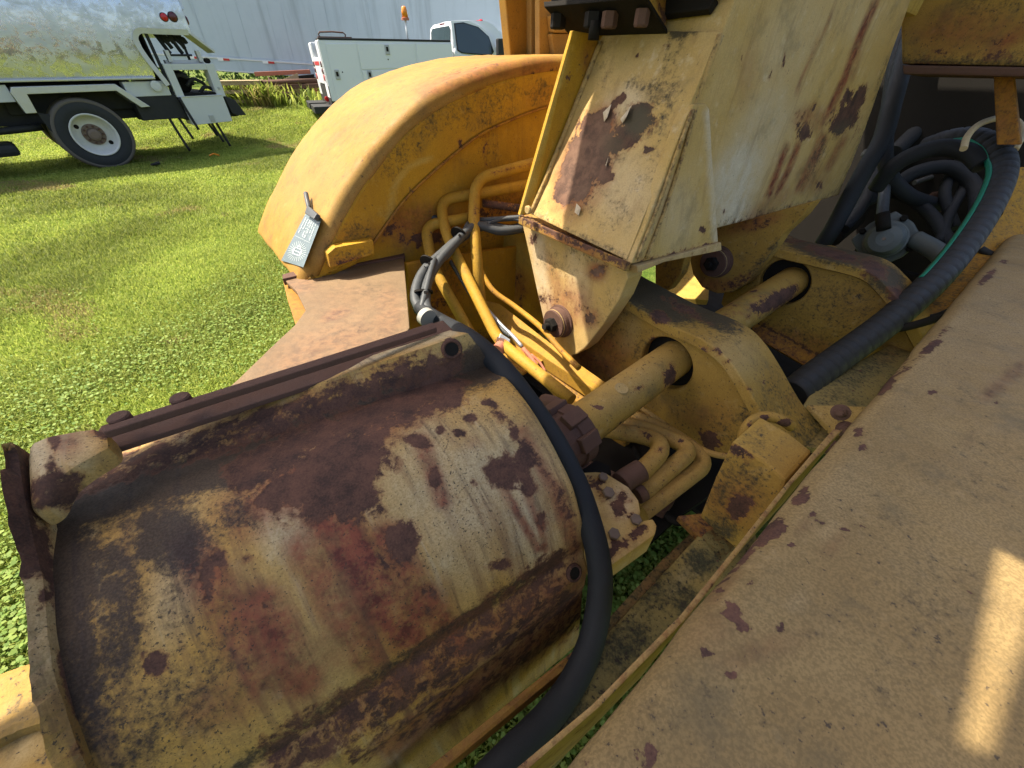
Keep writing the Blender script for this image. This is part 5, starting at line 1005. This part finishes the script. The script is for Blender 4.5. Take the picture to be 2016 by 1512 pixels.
slab('cross_beam', [on(u, v, 'l', 2.35) for u, v in [(1770, -120), (2250, -120), (2250, 136), (1775, 126)]], L*.25, P_OLD, EM, .01, .05, dent=.004, wear=bw)
slab('beam_lip', [on(u, v, 'l', 2.32) for u, v in [(1776, 128), (2250, 136), (2250, 156), (1778, 146)]], L*.30, P_RUST, EM, .006)
slab('bay_post', [on(u, v, 'l', 2.42) for u, v in [(1956, 150), (1995, 150), (2010, 285), (1962, 285)]], L*.05, P_YEL, EM, .004, base=(.2, .5, .3, 0))
slab('bay_side', [K(u, v, t) for u, v, t in [(1990, 330, 1.62), (2120, 330, 1.62), (2120, 560, 1.45), (1900, 560, 1.45), (1930, 480, 1.52), (1975, 420, 1.56)]], L*.03, P_YEL, EM, .004, .04, base=(0, .15, .35, 0))
slab('bay_floor', [K(u, v, t) for u, v, t in [(1790, 610, 1.36), (1835, 560, 1.44), (1930, 490, 1.52), (2010, 490, 1.46), (1890, 612, 1.28), (1830, 640, 1.28)]], W*-.03, P_YEL, EM, .004, .04, base=(0, .3, .45, 0))
slab('deck_strip', [on(u, v, 'w', -.66) for u, v in [(1580, 800), (1604, 762), (1690, 712), (1800, 652), (1850, 600), (1930, 610), (1820, 700), (1740, 790), (1690, 830)]], W*-.03, P_MOSS, EM, .004, .02, wear=dict(grime_shade=[(1700, 730, 90, 26, -30, .55), (1650, 780, 50, 20, 0, .5), (1800, 650, 60, 20, -30, .4)], stain=[(1760, 690, 40, 16, -30, .3)]))
tube('drain_tube', [K(1762, 648, 1.20), K(1800, 640, 1.18), K(1845, 626, 1.16), K(1880, 612, 1.14)], .012, P_DARK, EM, 12, 6)
# pale pieces standing in for sun specks and a clamp in the bay
for (u, v, t, r_, m) in ((1825, 168, 2.5, .05, P_GALV), (1905, 160, 2.6, .05, P_IVORY), (1795, 160, 2.5, .035, P_IVORY), (1783, 285, 2.1, .03, P_IVORY), (1855, 355, 2.2, .015, P_IVORY), (1688, 385, 2.3, .02, P_IVORY), (1655, 420, 2.3, .02, P_IVORY)):
    c = K(u, v, t); slab('bracket_and_speck', [c+V((random.uniform(.5, 1)*r_*math.cos(g), 0, random.uniform(.5, 1)*r_*math.sin(g))) for g in (0, 1.1, 2.2, 3.3, 4.4, 5.4)], V((0, .03, 0)), m, EM, .003)
hose([K(1790, 215, 2.2), K(1830, 195, 2.25), K(1865, 172, 2.4)], .022, P_GRN, name='green_hose')
for pts, r_ in (([(1760, 240, 2.3), (1840, 220, 2.2), (1930, 260, 2.2)], .05), ([(1760, 420, 2.4), (1830, 330, 2.3), (1920, 330, 2.2)], .06), ([(1700, 500, 2.2), (1800, 420, 2.2), (1930, 400, 2.2)], .05), ([(1640, 470, 2.0), (1690, 420, 2.1), (1700, 340, 2.2)], .04)):
    hose([K(*p) for p in pts], r_, P_DARK, name='intake_hose')
# ---- unseen slotted sheet added overhead to shade the machine
cz = .95; cl0, cl1, ca1 = -1.55, 2.7, -.26
# far edge shaped for the column's sun strip, tapered slot for one sun patch
S0, S1, S2, S3 = (-.256, -.448), (-.236, -.430), (.015, -.416), (.015, -.456)
quads = [[(cl0, -1.36), (.30, -1.40), (.56, -1.33), (cl1, -1.30), (cl1, -.9), (cl0, -.9)], [(cl0, -.9), (S0[0], -.9), S0, S1, (S1[0], ca1), (cl0, ca1)],
         [(S0[0], -.9), (S3[0], -.9), S3, S0], [S1, S2, (S2[0], ca1), (S1[0], ca1)], [(S3[0], -.9), (cl1, -.9), (cl1, ca1), (S2[0], ca1), S2, S3]]
bm = bmesh.new()
for q in quads: slab_bm(bm, [MM(l, a, cz) for l, a in q], W*.008, 0)
from_bm(bm, 'shade_roof', P_YEL, EM, base=(0, 0, .1, 0))
# the wheel under the far fender, and the low frame side that closes the machine towards the lawn
wc = MM(1.35, -1.96, -.78)
fwh = lathe('wheel', wc, A, [(0, .36), (0, .55), (.04, .64), (.12, .67), (.42, .67), (.50, .64), (.54, .55), (.54, .36)], P_TYRE, EM, 48, smooth=True)
lathe('rim', wc, A, [(.50, .36), (.52, .37), (.44, .30), (.42, .12)], P_YEL, fwh, 32, smooth=True)
slab('frame_side', [MM(-.2, -1.10, -.92), MM(3.2, -1.10, -.92), MM(3.2, -1.10, -1.3), MM(-.2, -1.10, -1.3)], A*-.02, P_YEL, EM, 0)
for lv, q in ((.985, (1311, 716)), (1.735, (1543, 556))):
    c = on(*q, 'l', lv); lathe('hole_dark_disc', c, L, [(0, .094), (.012, .094)], P_DARK, EM, 40)  # dark disc puts the shade of the plate hole into colour
slab('lit_ledge', [K(u, v, t) for u, v, t in [(1310, 585, 1.95), (1345, 500, 2.1), (1400, 505, 2.1), (1395, 590, 1.9)]], W*-.03, P_YEL, EM, .004)
# canopy posts standing on the far fender
post = slab('canopy_post', [on(u, v, 'a', -1.78) for u, v in [(972, -260), (1006, 116), (1050, 116), (1056, -260)]], A*-.05, P_FEND, EM, .006, .05, wear=dict(rust=[(1000, 2, 6, 4, 0, .8)]))
slab('canopy_post', [on(u, v, 'a', -1.74) for u, v in [(1046, -260), (1046, 116), (1062, 116), (1064, -260)]], A*-.06+L*.01, P_FEND, EM, .004)
slab('canopy_panel', [on(u, v, 'a', -1.66) for u, v in [(1062, -260), (1062, 117), (1140, 117), (1140, -260)]], A*-.03, P_FEND, EM, .004, .05)
slab('panel_step', [on(u, v, 'a', -1.62) for u, v in [(1088, 30), (1092, 64), (1140, 66), (1140, 32)]], A*-.04, P_FEND, EM, .006)
slab('panel_step', [on(u, v, 'a', -1.63) for u, v in [(1086, 66), (1092, 110), (1140, 112), (1140, 66)]], A*-.03, P_FEND, EM, .006)
# ------------------------------------------------------------------ the gooseneck that swings on the hitch pins
GN = thing('gooseneck', V((0.9, 1.45, 0.0)), 'weathered cream and yellow gooseneck column with big flaked rust patch, pinned to the hitch plates', 'gooseneck')
GL = .83
b0, b1 = on(1044, 421, 'l', GL), on(1233, 512, 'l', GL)
tp = on(1400, 100, 'a', -.60); bdir = (b1-b0).normalized(); nF = bdir.cross(tp-b0).normalized()
if nF.dot(L) > 0: nF = -nF
def F1(u, v, h=0.0): return onp(u, v, b0, nF)+nF*h
colw = dict(
 rust=[([(1120, 330), (1140, 290), (1165, 250), (1195, 225)], 16, .95), ([(1110, 385), (1125, 335)], 20, .95), (1135, 360, 30, 40, -20, .95), (1150, 300, 30, 50, 20, .95), (1170, 250, 30, 30, 30, .95), (1178, 300, 26, 60, 25, .95), ([(1210, 205), (1228, 192)], 7, .95), (1258, 235, 30, 28, 0, .95), (1232, 270, 30, 24, -20, .95), (1210, 285, 20, 20, 0, .9), (1270, 215, 16, 14, 0, .9), (1190, 340, 14, 26, 10, .9), (1206, 348, 6, 11, 10, .9), (1272, 295, 7, 8, 0, .95), (1285, 292, 10, 3, 0, .6), (1140, 420, 8, 4, 0, .4), (1255, 108, 4, 4, 0, .7), (1300, 96, 30, 5, 0, .45)],
 stain=[(1150, 330, 46, 90, 20, .9), (1180, 260, 30, 50, 20, .9), (1095, 410, 14, 10, -30, .5), (1150, 130, 12, 30, 0, .35), ([(1150, 380), (1160, 330), (1180, 260)], 12, .9)],
 grime_shade=[(1258, 238, 34, 34, 0, .8), (1210, 290, 24, 30, 0, .5), (1300, 180, 40, 34, 0, .6), (1250, 165, 26, 16, 0, .5), ([(1330, 60), (1320, 140), (1300, 260)], 20, .42), ([(1310, 15), (1410, 30), (1330, 60)], 20, 1.0), (1330, 40, 50, 14, 0, 1.0), (1260, 260, 20, 20, 0, .4), ([(1050, 420), (1230, 505)], 8, .5), (1200, 410, 60, 50, 0, .28), (1280, 330, 30, 70, 20, .3), (1190, 130, 20, 60, 0, .25)],
 bleach=[(1230, 380, 60, 70, 0, .25), (1240, 200, 30, 30, 0, .5), (1205, 215, 18, 30, 0, .4)])
face = slab('column_face', [F1(*q) for q in [(1044, 421), (1130, 205), (1186, 70), (1300, 60), (1418, 62), (1330, 275), (1233, 512)]], nF*-.014, P_BEAM, GN, .002, .011, dent=.0035, wear=colw)
# flaked paint: curled sheets standing off the steel
for pts, h in (([(1188, 222), (1206, 208), (1200, 235), (1190, 240)], .010), ([(1222, 235), (1246, 210), (1238, 236), (1226, 243)], .012), ([(1132, 418), (1138, 402), (1148, 412), (1140, 425)], .010), ([(1193, 325), (1199, 312), (1196, 330)], .006)):
    slab('paint_flake', [F1(*q, .001+h*(i % 3)/2) for i, q in enumerate(pts)], nF*.0012, P_BEAM, face, 0)
# left fin
jt, jb = F1(1186, 70), F1(1046, 419)
et, eb = on(1128, 60, 'a', mc(jt)[1]-.01), on(1023, 424, 'a', mc(jb)[1]-.02)
slab('edge_fin', [jb, jt, et, eb], (jt-jb).cross(et-jt).normalized()*.012*(1 if (jt-jb).cross(et-jt).dot(A) < 0 else -1), P_YEL, GN, .002, .02, wear=dict(rust=[(1150, 110, 14, 30, 0, .3), (1120, 160, 4, 10, 0, .6), (1080, 240, 4, 10, 0, .6)], stain=[(1160, 110, 14, 40, 10, .45)], grime_shade=[([(1150, 200), (1070, 390)], 10, .4)], bleach=[([(1124, 90), (1024, 425)], 3, .8)]))
tube('weld_bead', [F1(1048, 418, .003), F1(1090, 320, .004), F1(1130, 220, .003), F1(1184, 84, .003)], .007, P_BEAM, GN, 8, 8, base=(.1, .1, .3, 0))
# box beam
BA = -.60
boxw = dict(
 rust=[(1585, 262, 12, 17, 40, .95), (1570, 250, 10, 10, 0, .6), (1668, 190, 9, 16, 30, .95), (1690, 195, 12, 30, 25, .9), (1668, 230, 24, 22, -40, .95), (1650, 250, 18, 16, -30, .9), (1685, 260, 8, 30, 25, .3), (1548, 114, 4, 12, 25, .9), (1459, 115, 4, 5, 20, .8), (1465, 126, 2, 3, 0, .8), (1514, 151, 3, 5, 10, .9), (1418, 310, 2, 3, 0, .8), (1429, 313, 2, 3, 0, .8), (1605, 206, 4, 5, 0, .8), (1612, 365, 8, 12, 30, .6), (1425, 415, 4, 8, 0, .6), ([(1440, 440), (1560, 410), (1650, 385)], 5, .42), (1580, 235, 20, 20, 0, .42), (1640, 225, 30, 14, -40, .4), (1580, 145, 2, 2, 0, .8), (1445, 35, 3, 3, 0, .6)],
 stain=[([(1725, 0), (1690, 80), (1665, 150), (1635, 215)], 7, .95), ([(1635, 215), (1610, 250)], 8, .6), ([(1550, 285), (1533, 330), (1515, 380)], 6, .95), ([(1572, 285), (1550, 340), (1530, 380)], 6, .85), ([(1620, 270), (1600, 320), (1575, 370)], 10, .7), ([(1660, 275), (1630, 330)], 8, .6), ([(1640, 20), (1600, 100), (1565, 190)], 3, .6), (1590, 230, 30, 20, -30, .55), ([(1545, 380), (1480, 430)], 16, .3), (1600, 350, 30, 30, 0, .35), (1470, 150, 16, 60, 10, .22), ([(1700, 60), (1680, 150)], 5, .4)],
 grime_shade=[([(1625, 275), (1600, 320)], 8, .5), ([(1620, 395), (1660, 370), (1720, 220), (1745, 120)], 9, .45), ([(1420, 440), (1650, 385)], 8, .42), (1650, 260, 30, 12, -40, .5), ([(1625, 285), (1590, 350)], 12, .4)],
 bleach=[(1450, 350, 45, 90, 25, 1.0), (1500, 260, 50, 110, 28, .5), (1560, 80, 60, 120, 25, .3), (1680, 30, 60, 50, 0, .2), (1440, 400, 40, 60, 0, 1)])
def B1(u, v): return on(u, v, 'a', BA)
box_ = slab('box_beam', [B1(*q) for q in [(1255, 505), (1330, 300), (1420, 66), (1447, 0), (1485, -90), (1520, -180), (1880, -180), (1830, -90), (1792, 0), (1742, 148), (1700, 262), (1652, 384), (1530, 420), (1412, 449)]], A*-.42, P_BEAM, GN, .006, .022, dent=.003, wear=boxw)
tube('weld_bead', [B1(1240, 500)+A*.004, B1(1330, 285)+A*.004, B1(1415, 70)+A*.004], .008, P_BEAM, GN, 8, 8, base=(.05, .1, .3, 0))
# gusset pyramid at the column foot
g0, g1, g2 = on(1242, 520, 'l', GL), on(1413, 478, 'a', -.545), on(1390, 206, 'a', BA+.018)
ng = (g1-g0).cross(g2-g0).normalized(); ng = ng if ng.dot(ray(1350, 400)) < 0 else -ng
def G1(u, v): return onp(u, v, g0, ng)
gus = slab('gusset', [G1(*q) for q in [(1242, 520), (1262, 470), (1350, 235), (1366, 205), (1390, 203), (1397, 215), (1414, 476), (1380, 487), (1310, 505)]], ng*-.03, P_BEAM, GN, .004, .015, dent=.0012,
    wear=dict(rust=[(1383, 452, 7, 7, 0, .95), (1394, 365, 3, 6, 0, .8), (1390, 486, 8, 8, 0, .9), (1325, 500, 8, 5, 0, .9), (1384, 222, 5, 2, 0, .6), (1392, 423, 3, 3, 0, .6), ([(1250, 515), (1400, 482)], 5, .42)], grime_shade=[([(1300, 400), (1345, 260)], 5, .42), ([(1262, 500), (1300, 400)], 5, .45)], bleach=[([(1395, 220), (1410, 470)], 8, .7), (1330, 420, 40, 60, 0, .25)]))
for off in (0, 18): tube('weld_bead', [G1(1252+off, 508)+ng*.003, G1(1290+off*.9, 412)+ng*.004, G1(1330+off*.7, 300)+ng*.004, G1(1362+off*.3, 216)+ng*.002], .005, P_BEAM, gus, 8, 8, base=(.12, .1, .45, 0))
slab('gusset_lip', [G1(1248, 522)+ng*.01, G1(1414, 476)+ng*.01, G1(1415, 492)+ng*.01, G1(1300, 515)+ng*.01, G1(1250, 536)+ng*.01], ng*-.05, P_BEAM, gus, .003, .02, base=(.18, .1, .15, .2))
# lip plate under the column
lp = [on(1021, 425, 'l', .805), on(1233, 515, 'l', .805), on(1242, 517, 'l', .825), on(1240, 512, 'l', .95), on(1240, 512, 'l', .95)+A*-.44, on(1021, 425, 'l', .805)+L*.14]
slab('lip_plate', lp, W*-.024, P_OLD, GN, .003, .02, wear=dict(rust=[([(1030, 432), (1120, 470), (1230, 520)], 12, .55), (1070, 450, 20, 6, 25, .7), (1210, 512, 20, 8, 25, .7)], stain=[(1130, 480, 60, 14, 25, .6)], bleach=[(1040, 432, 16, 6, 0, .8)]))
lathe('corner_plug', on(1041, 413, 'l', .79), -L, [(0, .012), (.006, .012), (.008, .009)], P_OLD, GN, 18)
# pin brackets
BL = .85
br = slab('pin_bracket', [on(u, v, 'l', BL) for u, v in [(1028, 440), (1130, 484), (1233, 527), (1236, 548), (1219, 590), (1187, 640), (1152, 685), (1136, 697), (1118, 700), (1098, 694), (1084, 678), (1070, 630), (1050, 540)]], L*.065, P_BEAM, GN, .004, .014, dent=.0012,
   wear=dict(rust=[(1175, 535, 14, 12, 0, .75), (1162, 625, 12, 12, 0, .75), (1150, 605, 8, 10, 0, .5), (1075, 590, 30, 16, 30, .42), (1050, 470, 10, 14, 0, .6), (1110, 600, 50, 60, 0, .28), (1195, 520, 8, 10, 0, .4)], stain=[(1120, 600, 40, 40, 0, .55), (1175, 535, 20, 18, 0, .8), (1160, 625, 20, 20, 0, .6), (1095, 560, 12, 60, -15, .45)], grime_shade=[(1100, 520, 50, 30, 20, .3), (1150, 500, 40, 20, 20, .4), (1190, 600, 20, 50, 30, .3)], bleach=[([(1055, 470), (1080, 640)], 14, .5), (1140, 560, 20, 70, -10, .3)]))
def pin(u, v, l0, r, pa):
    c = on(u, v, 'l', l0); 
    p = lathe('pin', c, -L, [(0, r*1.12), (.006, r*1.12), (.008, r), (.022, r), (.024, r*.94), (.034, r*.94), (.037, r*.90)], P_RUST, pa, 40)
    d = c-L*.037
    lathe('pin_bolt', d, -L, [(0, r*.48), (.018, r*.48), (.020, r*.42)], P_DARK, p, 6)
    tube('grease_tip', [d-L*.018, d-L*.030+W*.001, d-L*.040+W*.003], r*.20, P_DARK, p, 10, 4)
    lathe('pin_groove', c-L*.0295, -L, [(0, r*.965), (.002, r*.965)], P_OLD, p, 36)
pin(1104, 632, BL-.001, .050, br)
br2 = slab('pin_bracket', [on(u, v, 'l', 1.60) for u, v in [(1392, 440), (1480, 430), (1602, 396), (1580, 425), (1540, 462), (1530, 478), (1500, 520), (1468, 560), (1442, 576), (1412, 578), (1382, 566), (1364, 540), (1358, 512), (1362, 470)]], L*.075, P_OLD, GN, .005, .02, dent=.001,
   wear=dict(rust=[(1380, 560, 26, 12, 0, .45), (1500, 440, 50, 14, -15, .42), (1450, 555, 40, 12, -20, .5)], stain=[(1480, 440, 60, 14, -15, .6), (1400, 560, 40, 14, 0, .6)], grime_shade=[([(1530, 480), (1440, 580)], 9, .6), (1420, 500, 20, 40, 0, .2)]))
pin(1412, 515, 1.598, .056, br2)
slab('far_cheek', [on(u, v, 'l', 1.42) for u, v in [(1290, 505), (1352, 495), (1340, 540), (1316, 572), (1290, 560)]], L*.05, P_YEL, GN, .004, base=(.1, .2, .3, .3))
# swivel head over the column: plates, spacer blocks and bolts
def HB(name, q, h, dep, mat, parent, bev=.003, **k): return slab(name, [F1(u, v, h) for u, v in q], nF*-dep, mat, parent, bev, **k)
hd = HB('head_plate', [(1108, -60), (1112, 17), (1424, 8), (1436, -60)], .150, .14, P_OLD, GN, .004, cell=.02, wear=dict(rust=[(1230, 5, 40, 6, 0, .6)]))
HB('head_block', [(1120, 10), (1122, 66), (1218, 66), (1218, 10)], .085, .08, P_DARK, GN)
HB('head_block', [(1215, 10), (1214, 63), (1250, 61), (1250, 10)], .105, .10, P_RUST, GN)
HB('head_block', [(1248, 10), (1248, 60), (1314, 58), (1318, 8)], .098, .09, P_OLD, GN, .004, cell=.02, wear=dict(rust=[([(1250, 15), (1310, 12)], 8, .7), (1312, 40, 8, 20, 0, .6), (1280, 60, 30, 5, 0, .5)], stain=[(1280, 20, 30, 10, 0, .8)]))
HB('head_block', [(1314, 8), (1314, 40), (1400, 30), (1416, 6)], .02, .02, P_DARK, GN)
kp = HB('keeper_plate', [(1122, 61), (1123, 71), (1314, 66), (1314, 57)], .118, .12, P_DARK, GN, .002)
for u, v, r_, m in ((1136, 68, .020, P_DARK), (1206, 68, .024, P_DARK), (1236, 68, .019, P_RUST), (1298, 66, .016, P_RUST)):
    c = F1(u, v, .085); lathe('bolt', c, -W, [(0, r_), (.026, r_), (.030, r_*.85)], m, kp, 6)
c = F1(1207, 84, .085); tube('bolt_end', [c, c-W*.035], .014, P_DARK, kp, 10, 1)
slab('neck_housing', [MM(1.12, -.94, .22), MM(2.3, -.94, .22), MM(2.3, -.60, .22), MM(1.12, -.60, .22)], W*.73, P_YEL, GN, .01)

lawn(1150000, (-7.5, 1.2), (-.4, 4.5), .022, .060, .0022, lambda r: np.clip(1.3-.16*r, .3, 1), 'grass', clover=.30)
lawn(1250000, (-16, 1.0), (4.2, 15), .03, .07, .0026, lambda r: np.clip(1.2-.05*r, .4, 1), 'grass', clover=.16)
lawn(34000, (-8.5, -3.2), (12.9, 18.0), .20, .58, .008, None, 'weeds', clover=.0, tall=1)
